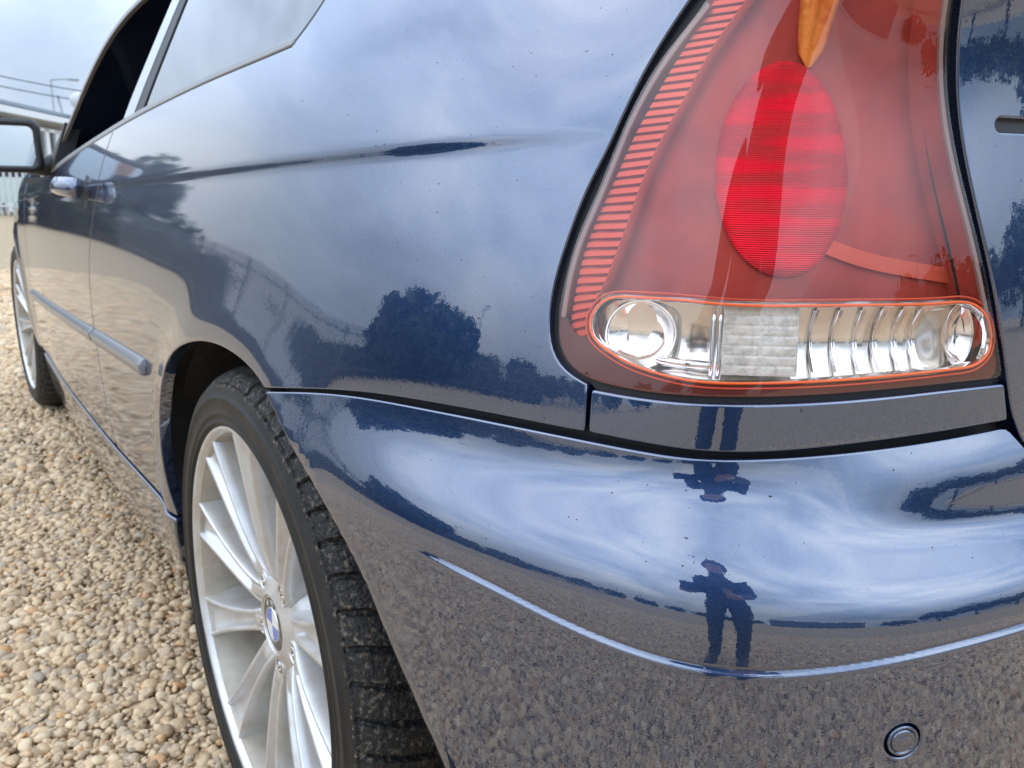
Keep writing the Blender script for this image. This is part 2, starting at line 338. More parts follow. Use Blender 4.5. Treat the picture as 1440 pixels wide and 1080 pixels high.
_b6 = [-.14,-.09,-.05,-.02,.0,.04,.12,.50,1.2,.50,.15,.25,.55,.60,.5]
BUMPT = Table(BSN, BZN, [_b0,_b0,_bm,_b1,_b2,_b3,_b4,_b5,_b6,_b6,_b6], .50)
BEAD = Spl([.34,.397,.445,.497,.542,.59,.634,.658,.695,.738,.785,.835,1.0,1.3],[.578,.577,.5745,.569,.562,.5555,.5525,.553,.557,.563,.569,.573,.580,.582])
ARCHS = Spl([.28,.35,.404,.432,.462,.495,.528,.555,.581,.6055,.630],[.47,.455,.429,.409,.387,.362,.336,.305,.267,.225,.179])
FLUSH = Spl([0, 0.146, 0.2, 0.25, 0.3, 0.36, 0.43, 0.5, 0.57, 0.64, 0.7, 0.76, 0.82, 0.867, 1.1], [-0.004, -0.005, -0.0095, -0.0089, -0.0072, -0.0045, -0.0033, -0.0027, 0.0002, 0.0042, 0.0056, 0.0055, 0.0041, 0.0023, 0.0023])
class Bumper(Body):
    plan = Plan(BUMPPLAN, 0.)
    lo, hi = plan.lo, plan.hi
    bead_on = True
    @staticmethod
    def d(s, z):
        d = BUMPT.d(s, z)+FLUSH(np.clip(s, .0, 1.1))*sst(.555, .672, z)     # top edge lies flush with the body
        if Bumper.bead_on:
            zb = BEAD(np.clip(s, .34, 1.3)); A = sst(.385, .47, s)
            # a narrow ledge: the skirt below stands proud of the face above, with a fine groove over it
            d = d - A*.0016*.5*(1-np.tanh((z-zb)/.0009)) + A*.0006*np.exp(-((z-zb-.0025)/.0009)**2)
        ea = np.clip(1-(s-ARCHS(np.clip(z, .28, .63)))/.017, 0, 1.4)*(1-sst(.58, .63, z)); d = d + .0045*ea*ea      # edge rolls in towards the wheel
        r = np.hypot(s, z-RW); d = d - .004*np.exp(-((r-.345)/.03)**2)
        return d
# ================================================================ THE CAR
CAR = empty('car', (0,0,0), 'dark navy blue metallic three-door hatchback parked on the gravel', 'car')
crease_rows = [(lambda s: CREASE(np.clip(s, -2.6, .8)), [k*.0014 for k in range(-12, 13)])]
bead_rows = [(lambda s: BEAD(np.clip(s, .34, 1.3)), [k*.00045 for k in range(-11, 17)])]
GAP = .0022
# shut lines and outlines, (arc length along the plan outline, height)
door_gap = smooth_line([(-.752,.934),(-.778,.885),(-.80,.84),(-.826,.795),(-.860,.735),(-.884,.675),(-.892,.60),(-.886,.53),(-.872,.46),(-.856,.40),(-.838,.338)])
fend_gap = smooth_line([(-2.27,.80),(-2.25,.74),(-2.236,.66),(-2.235,.56),(-2.24,.46),(-2.23,.38),(-2.17,.305)])
sill_line = smooth_line([(-2.17,.303),(-1.8,.300),(-1.385,.308),(-.967,.322),(-.60,.343),(-.300,.364)], .02)
arch_q = smooth_line([(-.300,.364),(-.311,.42),(-.308,.475),(-.292,.535),(-.256,.588),(-.195,.626),(-.122,.650),(-.050,.663),(.024,.666),(.083,.661),(.125,.652),(.140,.647)])
q_bot = smooth_line([(.140,.647),(.232,.662),(.308,.672),(.379,.677),(.450,.679),(.519,.678)])
lens_open = smooth_line([(.518,.710),(.499,.719),(.490,.729),(.485,.744),(.4855,.777),(.492,.806),(.502,.836),(.514,.861),(.528,.892),(.546,.924),(.567,.951),(.60,.985),(.64,1.015),(.70,1.04)])
trim_bot = smooth_line([(-1.60,.860),(-1.32,.886),(-1.0,.913),(-.711,.935),(-.42,.951),(-.16,.961),(.041,.968),(.076,.970)], .02)
trim_top = smooth_line([(-1.60,.871),(-1.32,.898),(-1.0,.9245),(-.711,.946),(-.42,.9615),(-.16,.9705),(.033,.977),(.072,.9785)], .02)
glass_rear = smooth_line([(.076,.970),(.101,.989),(.118,1.007),(.135,1.04),(.135,1.09),(.10,1.15),(.05,1.21)])
gate_edge = smooth_line([(.745,1.04),(.747,.985),(.751,.950),(.756,.917),(.764,.873),(.775,.830),(.788,.787),(.801,.744),(.811,.710),(.819,.689),(.831,.671)])
fill_top = smooth_line([(.521,.707),(.556,.705),(.596,.7045),(.636,.706),(.690,.709),(.757,.7125),(.807,.7135)])
fill_bot = smooth_line([(.521,.678),(.558,.6755),(.596,.6735),(.629,.6745),(.692,.680),(.760,.685),(.814,.688)])
b_top = smooth_line([(.146,.645),(.235,.660),(.304,.668),(.375,.672),(.450,.674),(.526,.673),(.569,.671),(.616,.6695),(.656,.671),(.730,.676),(.808,.681),(.867,.6845)])
b_arch = smooth_line([(.146,.645),(.179,.630),(.225,.6055),(.267,.581),(.305,.555),(.336,.528),(.362,.495),(.387,.462),(.409,.432),(.429,.404),(.455,.35),(.47,.28)])

# --- outer panels
qp = join(arch_q, q_bot, [(.519,.678),(.518,.710)], lens_open, [(.70,1.04),(.72,1.10),(.66,1.22),(.4,1.25),(.05,1.21)], glass_rear[::-1], trim_bot[::-1][trim_bot[::-1][:, 0] > door_gap[0, 0]+GAP], door_gap+[GAP, 0], sill_line[sill_line[:, 0] > -.83])
panel('quarter_panel', Body, qp, PAINT, CAR, step=.0095, rows=crease_rows)
dp = join(fend_gap[::-1]+[GAP, 0], [(-2.268,.80),(-2.2,.835),(-1.9,.848),(-1.60,.860)], trim_bot[trim_bot[:, 0] < door_gap[0, 0]-GAP], door_gap-[GAP, 0], sill_line[::-1][sill_line[::-1][:, 0] < -.842])
DOOR = panel('door', Body, dp, PAINT, CAR, step=.014, rows=crease_rows)
fa = np.array([(-2.725+.352*math.cos(a), RW+.352*math.sin(a)) for a in np.linspace(R(-4), R(175), 40)])
fp = join([(-2.175,.30)], fa, [(-3.09,.30),(-3.35,.30),(-3.4,.6),(-3.3,.86),(-2.9,.905),(-2.27,.90),(-2.272,.80)], fend_gap-[GAP, 0])
panel('front_wing', Body, fp, PAINT, CAR, step=.02, rad=.002)
sp = join([(s, z-.004) for s, z in sill_line], [(-.300,.36),(-.325,.30),(-.36,.262)], smooth_line([(-.36,.262),(-.6,.225),(-.95,.19),(-1.4,.172),(-2.15,.165)], .02), [(-2.15,.165),(-2.2,.20),(-2.19,.26)])
panel('sill_skirt', Body, sp, PAINT, CAR, step=.014, off=.005, rad=.004, flange=.05)
panel('lamp_filler_panel', Body, join(fill_top, [(.807,.7135),(.814,.688)], fill_bot[::-1], [(.521,.678),(.521,.707)]), PAINT, CAR, step=.006, rad=.0022)
GZ = .8775
tg = join(gate_edge, smooth_line([(.831,.671),(.86,.668),(1.1,.668),(1.6,.668),(1.95,.668)], .03), [(1.95,.668),(1.95,1.04),(1.4,1.06),(.9,1.06),(.745,1.04)])
groove = densify(np.array([(s0+.0042*math.cos(a), GZ+.0042*math.sin(a)) for s0, a in [(.7965, x) for x in np.linspace(R(90), R(270), 9)]+[(.935, x) for x in np.linspace(R(-90), R(90), 9)]]), .004)
TG = panel('tailgate', Body, tg, PAINT, CAR, holes=[groove], step=.010, rad=.0018)
panel('trim_groove', Body, inset(groove if area(groove) > 0 else groove[::-1], -.002), TRIMP, TG, step=.003, off=-.0045, rad=0, flange=0)
bp_ = join(b_arch[::-1], b_top, [(.867,.686),(.872,.682),(.884,.667),(.90,.6625),(1.2,.662),(1.95,.662),(1.95,.26),(.8,.26),(.47,.28)])
hole_c = (.755, .509)
BUMP = panel('rear_bumper', Bumper, bp_, PAINT, CAR, step=.0085, rows=bead_rows, rad=.0018,
             holes=[[(hole_c[0]+.0118*math.cos(a), hole_c[1]+.0118*math.sin(a)) for a in np.linspace(0, 2*math.pi, 40, endpoint=False)]])
# parking sensor: a ring and a domed button set into the bumper
def on_surface(S, s, z, prof, name, m, parent, n=40):
    c = S.P(np.array(s), np.array(z)); nn = S.N(np.array(s), np.array(z)); t = np.cross((0, 0, 1.), nn); t /= np.linalg.norm(t); b = np.cross(nn, t)
    V = []; F = []; k = len(prof)
    for i in range(n):
        a = 2*math.pi*i/n; V += [c+(t*math.cos(a)+b*math.sin(a))*r+nn*h for r, h in prof]
    for i in range(n):
        j = (i+1) % n; F += [(i*k+q, i*k+q+1, j*k+q+1, j*k+q) for q in range(k-1)]
    o = mesh_obj(name, V, F, m, parent); return o
SEN = on_surface(Bumper, *hole_c, [(.0105,-.006),(.0103,-.0006),(.0098,.0003),(.0088,.0002),(.0082,-.0007),(.0079,-.001)], 'parking_sensor', PAINT, BUMP)
# the sensor's button is a shallow dish in the same paint
on_surface(Bumper, *hole_c, [(.0079,-.001),(.0076,.0001),(.0070,.0007),(.0054,.0010),(.0050,.0006),(.0046,.0010),(.002,.0012),(.00001,.0012)], 'sensor_button', PAINT, BUMP)
# seal behind the shut lines
mb = MB()
def ribbon(mbx, S, line, w, off, n=(0, 1)):
    l = np.array(line); t = np.gradient(l, axis=0); t /= np.linalg.norm(t, axis=1, keepdims=True); p = np.stack([-t[:, 1], t[:, 0]], 1)
    a = l+p*w; b = l-p*w; A = S.P(a[:, 0], a[:, 1], np.zeros(len(l))+off); B_ = S.P(b[:, 0], b[:, 1], np.zeros(len(l))+off); k = len(l)
    mbx.add(np.concatenate([A, B_]), [(i, i+1, k+i+1, k+i) for i in range(k-1)])
for S, l, w in ((Body, door_gap, .012), (Body, fend_gap, .012), (Body, q_bot, .012), (Body, fill_bot, .012), (Body, [(.52,.72),(.5205,.67)], .01), (Body, gate_edge, .014)):
    mb = MB(); ribbon(mb, S, smooth_line(l, .01) if len(l) < 3 else l, w, -.016); mb.build('shut_line_seal', BLACK, CAR, smooth=True)
# unseen dark core added under the panels to stop light leaking through
mb = MB()
ss = np.linspace(.30, 2.0, 60); A = Body.P(ss, ss*0+.62, ss*0-.075); B_ = Body.P(ss, ss*0+1.10, ss*0-.075); A[:, 2] = .33
mb.add(np.concatenate([A, B_]), [(i, i+1, 60+i+1, 60+i) for i in range(59)])
mb.box((.9,-.05,.58), (3.1,1.10,.56)); mb.box((1.33,.66,.55), (1.75,.33,.62)); mb.box((-.50,.1,.42), (.26,1.1,.30)); mb.box((0,.45,.80), (.9,.55,.20))
mb.build('light_block_core', CORE, CAR)
# wheel-arch liners
LR = Spl([-14,-5,11,20,32,45,60,90,150,194], [.505,.487,.455,.434,.415,.394,.381,.373,.373,.376])
for nm, s0 in (('rear', 0.), ('front', -2.725)):
    V = []; aa = np.linspace(-13, 193, 56)
    for a in aa:
        r0 = float(LR(a)) if nm == 'rear' else .375
        V += [(-r*math.cos(R(a))-s0, y-(.02 if nm == 'front' else 0), r*math.sin(R(a))+RW) for r, y in ((r0,.842),(r0,.50),(.05,.50))]
    mesh_obj('wheel_arch_liner', V, [(i*3+k, i*3+k+1, i*3+k+4, i*3+k+3) for i in range(55) for k in range(2)], LINER, CAR)
ls = smooth_line(join(arch_q, b_arch[:8]), .008); 
A = Body.P(ls[:, 0], ls[:, 1], ls[:, 0]*0-.004); C_ = A.copy(); C_[:, 1] -= .05
cen = np.array((0, 0, RW)); D = C_-cen; D[:, 1] = 0; C_ = C_+D/np.linalg.norm(D, axis=1, keepdims=True)*.014; k = len(ls)
mesh_obj('arch_lip', np.concatenate([A, C_]), [(i, i+1, k+i+1, k+i) for i in range(k-1)], LINER, CAR)

# --- glasshouse
gl = join(trim_top[(trim_top[:, 0] > -.548)], [(.070,.977),(.098,.992),(.113,1.009),(.129,1.04),(.129,1.09),(.095,1.145),(.05,1.20),(-.20,1.235),(-.52,1.24),(-.535,1.10)])
panel('quarter_window', Body, gl, GLASS, CAR, step=.02, off=-.003, rad=.001, flange=.004)
panel('window_seal', Body, join([(-.548,.953),(-.535,1.10),(-.518,1.24),(-.56,1.245),(-.588,1.10),(-.606,.950)]), BLACK, CAR, step=.02, off=-.001, rad=.001)
panel('window_pillar', Body, join([(-.608,.951),(-.590,1.10),(-.562,1.245),(-.640,1.245),(-.668,1.10),(-.690,.947)]), PILLAR, CAR, step=.02, off=.0, rad=.001)
panel('window_rubber', Body, join(trim_top[(trim_top[:, 0] > -.60)][::3], [(.075,.978),(.104,.992),(.121,1.009),(.137,1.04),(.137,1.09),(.103,1.15),(.05,1.213),(.05,1.202),(.096,1.146),(.130,1.09),(.130,1.04),(.114,1.009),(.098,.992),(.068,.976)]), BLACK, CAR, step=.012, off=-.0015, rad=.0008, flange=.004) if False else None
gk = glass_rear; tt_ = np.gradient(gk, axis=0); tt_ /= np.linalg.norm(tt_, axis=1, keepdims=True); pp_ = np.stack([-tt_[:, 1], tt_[:, 0]], 1)
panel('window_rubber', Body, join(gk-pp_*.0005, (gk+pp_*.0065)[::-1]), BLACK, CAR, step=.006, bstep=.005, off=-.001, rad=.0008, flange=.004)
wt = join(trim_bot, [(.076,.970),(.078,.976)], trim_top[::-1])
panel('waist_trim', Body, wt, BRIGHT, CAR, step=.02, bstep=.012, off=.001, rad=.0022, flange=.006)
FRAME = mat('brown_grey_window_frame', (.13,.115,.11), .35)
fr_out = smooth_line([(-1.60,.862),(-1.50,.92),(-1.40,1.01),(-1.29,1.105),(-1.16,1.175),(-.97,1.215),(-.55,1.255),(-.2,1.262),(.1,1.24)], .02)
fr_in = smooth_line([(-1.555,.868),(-1.46,.925),(-1.367,1.01),(-1.262,1.10),(-1.138,1.165),(-.955,1.203),(-.55,1.241),(-.2,1.249),(.1,1.225)], .02)
panel('window_frame', Body, join(fr_out, fr_in[::-1]), FRAME, CAR, step=.02, off=.0, rad=.002, flange=.006)
# cabin seen through the lowered door window, and the roof skin above the frames
mb = MB(); k = len(fr_out); A = Body.P(fr_out[:, 0], fr_out[:, 1], fr_out[:, 0]*0-.004)
rows_ = [A]
for j in range(1, 7):
    t = j/6; Q = A.copy(); Q[:, 1] = A[:, 1]*(1-t); Q[:, 2] = A[:, 2]+.10*math.sin(t*math.pi/2)*np.clip((A[:, 2]-.86)/.3, 0, 1); rows_.append(Q)
V = np.concatenate(rows_); mesh_obj('roof', V, [(j*k+i, j*k+i+1, (j+1)*k+i+1, (j+1)*k+i) for j in range(6) for i in range(k-1)], PAINT, CAR)
mb = MB(); mb.box((.55,.1,.90), (1.9,1.0,.06)); mb.box((.42,.46,1.05), (.10,.16,.34)); mb.box((-.35,.0,1.10), (.10,1.2,.45)); mb.box((.9,.0,1.0), (.08,1.2,.5))
mb.build('cabin_trim', mat('dark_cabin_cloth', (.055,.050,.046), .9), CAR)

# --- body-side rubbing strips
def strip(s0, s1, parent):
    ss = np.linspace(s0, s1, max(6, int(abs(s1-s0)/.03))); e = np.array([0, .002, .005, .010]); ss = np.concatenate([s0+e, ss[1:-1], (s1-e)[::-1]]); hh = .0135
    sc_ = np.ones(len(ss)); sc_[:3] = sc_[-1:-4:-1] = (.55, .82, .95)
    prof = [(-1,-.001),(-1,.004),(-.93,.0070),(-.80,.0085),(.15,.0108),(.30,.0106),(.42,.0098),(.90,.0042),(1,.0025),(1,-.002)]
    V = []; k = len(prof)
    for s, q in zip(ss, sc_):
        z = .566+(s+.42)*(.566-.488)/1.86; V += [Body.P(np.array(s), np.array(z+a*hh*(.8+.2*q)), np.array(b*q if b > 0 else b)) for a, b in prof]
    F = [(i*k+q, i*k+q+1, (i+1)*k+q+1, (i+1)*k+q) for i in range(len(ss)-1) for q in range(k-1)]+[tuple(range(k))[::-1], tuple(range((len(ss)-1)*k, len(ss)*k))]
    return mesh_obj('rubbing_strip', V, F, STRIP, parent, smooth=True)
strip(-2.215, -.897, DOOR); strip(-.882, -.418, CAR)
# --- door handle
mb = MB(); hs = np.linspace(-1.075, -.865, 15); V = []; pr = [(-.011,-.7),(-.013,0),(-.010,.75),(-.003,1.),(.006,.95),(.012,.5),(.013,0),(.010,-.7)]; k = len(pr)
for i, s in enumerate(hs):
    t = i/14; hgt = .046*(math.sin(math.pi*(.10+.80*t)))**.5; sh = 1.1+.3*t
    V += [Body.P(np.array(s), np.array(.826+a*sh), np.array(max(hgt+.010*b, .001))) for a, b in pr]
F = [(i*k+q, i*k+(q+1) % k, (i+1)*k+(q+1) % k, (i+1)*k+q) for i in range(14) for q in range(k)]+[tuple(range(k))[::-1], tuple(range(14*k, 15*k))]
mesh_obj('door_handle', V, F, PAINT, DOOR)
on_surface(Body, -.93, .822, [(.034,.0006),(.031,.0012),(.02,.0010),(.0001,.0008)], 'handle_cup', TRIMP, DOOR)
# --- door mirror
MIRR = empty('door_mirror', parent=CAR)
def rrect(w, h, r, n=6): return [(cx*(w-r)+r*math.cos(a), cz*(h-r)+r*math.sin(a)) for cx, cz, a0 in ((1,1,0),(-1,1,90),(-1,-1,180),(1,-1,270)) for a in [R(a0+90*i/n) for i in range(n+1)]]
mc = np.array((1.50,.958,.930))
V = []; F = []; rings = [(0,.106,.060),(.004,.109,.063),(.02,.112,.064),(.05,.106,.060),(.085,.080,.046),(.105,.04,.024)]
for x, w, hh in rings: V += [mc+(x, a, b) for a, b in rrect(w, hh, min(w, hh)*.38)]
n = 28
for i in range(len(rings)-1): F += [(i*n+q, i*n+(q+1) % n, (i+1)*n+(q+1) % n, (i+1)*n+q) for q in range(n)]
F.append(tuple(range((len(rings)-1)*n, len(rings)*n)))
mesh_obj('mirror_housing', V, F, TRIMP, MIRR)
V = [mc+(.012, a, b) for a, b in rrect(.107, .061, .022)]+[mc+(-.001, a, b) for a, b in rrect(.107, .061, .022)]+[mc+(-.001, a, b) for a, b in rrect(.094, .049, .015)]+[mc+(.006, a, b) for a, b in rrect(.092, .047, .014)]
mesh_obj('mirror_bezel', V, [(j*n+q, j*n+(q+1) % n, (j+1)*n+(q+1) % n, (j+1)*n+q) for j in range(3) for q in range(n)], TRIMP, MIRR)
mesh_obj('mirror_pane', [mc+(.005+.055*b, a, b) for a, b in rrect(.093, .048, .0145)], [tuple(range(n))[::-1]], MIRROR, MIRR)
mb = MB(); mb.tube([(1.545,.88,.885),(1.545,.845,.883),(1.55,.815,.888),(1.56,.79,.892)], [.022,.024,.03,.034], 12); mb.build('mirror_arm', TRIMP, MIRR, smooth=True)
mb = MB(); a = Body.P(np.array([-1.44,-1.60,-1.54,-1.44]), np.array([.884,.868,.905,.985]), np.array([.006]*4)); b = Body.P(np.array([-1.44,-1.60,-1.54,-1.44]), np.array([.884,.868,.905,.985]), np.array([-.03]*4))
mb.add(np.concatenate([a, b]), [(0,1,2,3),(7,6,5,4),(0,4,5,1),(1,5,6,2),(2,6,7,3),(3,7,4,0)]); mb.build('mirror_sail', TRIMP, MIRR)

# ================================================================ TAIL LIGHT
TL = empty('tail_light', parent=CAR)
lens = join(smooth_line([(.600,.985),(.580,.951),(.549,.917),(.526,.878),(.509,.833),(.498,.804),(.4925,.777),(.491,.747),(.495,.731),(.506,.719),(.533,.711),(.578,.7085),(.619,.7095),(.683,.713),(.755,.7165),(.798,.7175)]), [(.798,.7175),(.8025,.719),(.8025,.724)], smooth_line([(.8025,.724),(.790,.766),(.778,.805),(.767,.839),(.755,.883),(.747,.925),(.744,.951),(.742,.985)]), [(.742,.985),(.735,1.0),(.62,1.0)])
window = smooth_line([(.538,.768),(.573,.768),(.608,.7665),(.661,.767),(.707,.7675),(.757,.768),(.776,.767),(.788,.760),(.794,.748),(.794,.736),(.785,.728),(.770,.7255),(.709,.7225),(.663,.720),(.620,.718),(.587,.718),(.565,.721),(.542,.727),(.527,.734),(.517,.742),(.5145,.751),(.518,.760),(.526,.766),(.538,.768)], .004)[:-1]
LENS = thin_glass('clear_lens_plastic', (.98,.94,.93), 1.75)
REDB = mat('red_lamp_reflector', (.42,.046,.028), .45, metal=.5, vary=(14,(.28,.036,.025),.40,.62))
REDV = mat('vivid_red_optic', (.80,.010,.022), .25, coat=1, coat_rough=.05)
REDR = mat('red_reflex_plastic', (.62,.075,.04), .35, metal=.5)
DRED = mat('brown_red_lamp_rim', (.10,.014,.009), .3)
ORNG = mat('orange_edge_plastic', (.95,.16,.03), .3)
ORNG2 = mat('pale_orange_reflector', (.60,.085,.042), .4, metal=.5)
AMBER = mat('amber_bulb_cover', (.95,.33,.06), .2, metal=.4, coat=.5, vary=(70,(.70,.15,.02),.40,.66), bump=(60,.25,.004))
DARKF = mat('dark_lamp_fin', (.035,.012,.012), .35)
GREYF = mat('grey_lamp_flange', (.27,.17,.15), .45)
panel('lens', Body, lens, LENS, TL, step=.009, rad=.0018, flange=.006, off=.0005)
panel('housing', Body, inset(densify(lens if area(lens) > 0 else lens[::-1], .006), .0080), REDB, TL, holes=[window], step=.009, rad=0, flange=0, off=-.022)
# housing wall from the lens edge to the back
le = densify(lens, .005); k = len(le)
A = Body.P(le[:, 0], le[:, 1], np.zeros(k)-.004); B_ = Body.P(*(inset(le if area(le) > 0 else le[::-1], .0112)).T, np.zeros(k)-.0222)
A = A if area(le) > 0 else A[::-1]
mesh_obj('housing_wall', np.concatenate([A, B_]), [(i, (i+1) % k, k+(i+1) % k, k+i) for i in range(k)], REDB, TL)
# dark rubber in the joint round the lamp
go = join(lens_open, smooth_line([(.70,1.04),(.73,1.045),(.745,1.04)]), gate_edge[:-12], [(.812,.7125)], fill_top[::-1])
panel('lamp_seal', Body, go, BLACK, TL, holes=[lens], step=.006, bstep=.004, rad=0, flange=0, off=-.007)
# flat grey-clear flange along the lens edge, brown rim round the window, orange outline
def band(name, line, w0, w1, off, m, parent, th=.002, tube=False):
    l = np.array(line); t = np.gradient(l, axis=0); t /= np.linalg.norm(t, axis=1, keepdims=True); p = np.stack([-t[:, 1], t[:, 0]], 1); z = np.zeros(len(l))
    a = l+p*w0; b = l+p*w1; k = len(l)
    V = np.concatenate([Body.P(a[:, 0], a[:, 1], z+off), Body.P(b[:, 0], b[:, 1], z+off), Body.P(b[:, 0], b[:, 1], z+off-th), Body.P(a[:, 0], a[:, 1], z+off-th)])
    return mesh_obj(name, V, [(j*k+i, j*k+i+1, ((j+1) % 4)*k+i+1, ((j+1) % 4)*k+i) for j in range(4) for i in range(k-1)], m, parent, smooth=False)
left_edge = smooth_line([(.580,.951),(.549,.917),(.526,.878),(.509,.833),(.498,.804),(.4925,.777),(.491,.752)])
band('lens_flange', left_edge, .0006, .0040, -.003, GREYF, TL)
right_edge = smooth_line([(.797,.745),(.790,.766),(.778,.805),(.767,.839),(.755,.883),(.747,.925),(.744,.951),(.742,.985)])
band('lens_flange', right_edge, .0006, .0036, -.003, GREYF, TL)
rim = join(smooth_line([(.4925,.757),(.491,.747),(.495,.731),(.506,.719),(.533,.711),(.578,.7085),(.619,.7095),(.683,.713),(.755,.7165),(.798,.7175)]), [(.798,.7175),(.8015,.720),(.8015,.724)], smooth_line([(.8015,.724),(.796,.743),(.792,.756)]), [(.792,.756),(.7955,.748),(.7955,.735),(.786,.7265),(.770,.724),(.709,.721),(.663,.7185),(.620,.7165),(.587,.7165),(.564,.7195),(.541,.7255),(.526,.7325),(.514,.7405),(.505,.7405),(.500,.745)])
panel('lamp_rim', Body, rim, DRED, TL, step=.005, rad=0, flange=.02, off=-.004)
wl = smooth_line(join(window, window[:1]*1) if False else np.concatenate([window, window[:1]]), .003)
def ring(name, line, r, off, m, parent):
    P = Body.P(line[:, 0], line[:, 1], np.zeros(len(line))+off); mbx = MB(); mbx.tube(P, r, 6, caps=False); return mbx.build(name, m, parent, smooth=True)
ring('window_outline', wl, .0010, -.0035, ORNG, TL)
wi = inset(window if area(window) > 0 else window[::-1], -.0034); wi = np.concatenate([wi, wi[:1]])
ring('window_outline', wi, .0008, -.0040, ORNG2, TL)
# clear compartment: a chrome trough with ribs, bulb cup and ribbed block
wv = window if area(window) > 0 else window[::-1]
wcl = np.concatenate([wv, wv[:1]]); k = len(wcl); z0 = np.zeros(k)
in1 = inset(wv, .0012); in1 = np.concatenate([in1, in1[:1]])
V = np.concatenate([Body.P(wcl[:, 0], wcl[:, 1], z0-.004), Body.P(in1[:, 0], in1[:, 1], z0-.0065), Body.P(in1[:, 0], in1[:, 1], z0-.014)])
mesh_obj('window_wall', V, [(j*k+i, j*k+i+1, (j+1)*k+i+1, (j+1)*k+i) for j in range(2) for i in range(k-1)], CHROME, TL)
gs = np.linspace(.514, .796, 60); gz = np.linspace(0, 1, 15); V = []; F = []
for s in gs:
    zt = .770; zb = .716
    V += [Body.P(np.array(s), np.array(zb+(zt-zb)*t), np.array(-.009-.013*math.sin(math.pi*t)-.0010*math.sin(s*160)*math.sin(math.pi*t))) for t in gz]
F = [(i*15+j, (i+1)*15+j, (i+1)*15+j+1, i*15+j+1) for i in range(59) for j in range(14)]
REFL = mat('hazy_reflector_chrome', (.84,.81,.74), .15, metal=.85)
mesh_obj('reflector', V, F, REFL, TL)
for s in (.668,.684,.700,.715,.730,.744):        # upright ribs of the reversing-light optic
    V = []
    for t in np.linspace(.04, .96, 12):
        zz = .7235+.0425*t; d0 = -.0065-.012*math.sin(math.pi*t)
        V += [Body.P(np.array(s+a), np.array(zz), np.array(d0+b)) for a, b in ((-.0016,-.004),(0,.002),(.0016,-.004))]
    mesh_obj('optic_rib', V, [(i*3+j, (i+1)*3+j, (i+1)*3+j+1, i*3+j+1) for i in range(11) for j in range(2)], CHROME, TL)
FROST = mat('frosted_clear_plastic', (.66,.66,.60), .22, coat=.5, coat_rough=.1, vary=(200,(.48,.48,.43),.45,.62))
for i in range(2):                               # ribbed clear block in the middle
    for j in range(7):
        s0 = .606+i*.0248; zz = .7225+j*.0063
        c = [(s0,zz,-.0086),(s0+.0248,zz,-.0086),(s0+.0248,zz+.0063,-.0086),(s0,zz+.0063,-.0086),(s0+.002,zz+.0012,-.0083),(s0+.0228,zz+.0012,-.0084),(s0+.0228,zz+.0048,-.0082),(s0+.002,zz+.0048,-.0084)]
        V = [Body.P(np.array(a), np.array(b), np.array(d)) for a, b, d in c]
        mesh_obj('optic_facet', V, [(4,5,6,7),(0,1,5,4),(1,2,6,5),(2,3,7,6),(3,0,4,7)], FROST, TL, smooth=False)
REFC = mat('bright_reflector', (.93,.92,.90), .10, metal=.95)
def cup(s, z, r, sx, name, m, depth=.016):
    V = []; F = []; rg = [(1.,-.12),(.97,-.1),(.9,-.2),(.78,-.4),(.6,-.62),(.38,-.76),(.18,-.80),(.001,-.81)]; k = len(rg); n = 32
    for i in range(n):
        a = 2*math.pi*i/n
        V += [Body.P(np.array(s+r*q*sx*math.cos(a)), np.array(z+r*q*math.sin(a)), np.array(-.0095+depth*d)) for q, d in rg]
    for i in range(n):
        j = (i+1) % n; F += [(i*k+q, i*k+q+1, j*k+q+1, j*k+q) for q in range(k-1)]
    return mesh_obj(name, V, F, m, TL)
cup(.549,.7450,.0225,1.15,'bulb_reflector',REFC); cup(.776,.7465,.0205,.62,'bulb_reflector',REFC)
mb = MB(); c0 = Body.P(np.array(.562), np.array(.729), np.array(-.012)); c1 = Body.P(np.array(.600), np.array(.727), np.array(-.012)); mb.tube([c0, c1], .0032, 12); mb.build('bulb_holder', CHROME, TL, smooth=True)
for s in (.5995,.6040): 
    mb = MB(); mb.tube([Body.P(np.array(s), np.array(z), np.array(-.010)) for z in np.linspace(.7215,.7645,6)], .0014, 8); mb.build('optic_rib', CHROME, TL, smooth=True)
# ladder of reflex bars down the outer edge
RL = smooth_line([(.603,.985),(.584,.954),(.565,.928),(.545,.897),(.528,.865),(.5165,.838),(.505,.810),(.499,.783),(.4975,.761),(.498,.745),(.503,.731)], .002)
RRr = smooth_line([(.630,.985),(.610,.953),(.588,.927),(.569,.896),(.553,.869),(.541,.842),(.532,.812),(.525,.790),(.519,.773),(.513,.760),(.512,.745),(.516,.736)], .002)
nb = 46
for i in range(nb):
    def at(l, t): f = t*(len(l)-1); j = int(min(f, len(l)-2)); return l[j]+(l[j+1]-l[j])*(f-j)
    t0, t1 = (i+.10)/nb, (i+.88)/nb; a, b, c, d = at(RL, t0), at(RRr, t0), at(RRr, t1), at(RL, t1)
    m_ = (a+b+c+d)/4; q = [m_+(p-m_)*(.93,.5)[1] for p in (a, b, c, d)]; q = [p+(m_-p)*np.array([.05,.25]) for p in (a, b, c, d)]
    V = [Body.P(np.array(p[0]), np.array(p[1]), np.array(-.0105)) for p in (a, b, c, d)]+[Body.P(np.array(p[0]), np.array(p[1]), np.array(-.0075)) for p in q]
    mesh_obj('reflex_bar', V, [(7,6,5,4),(0,1,5,4)[::-1],(1,2,6,5)[::-1],(2,3,7,6)[::-1],(3,0,4,7)[::-1]], REDR, TL, smooth=False)
k = len(RL); rr2 = Spl(np.linspace(0, 1, len(RRr)), RRr)(np.linspace(0, 1, k)); z0 = np.zeros(k)
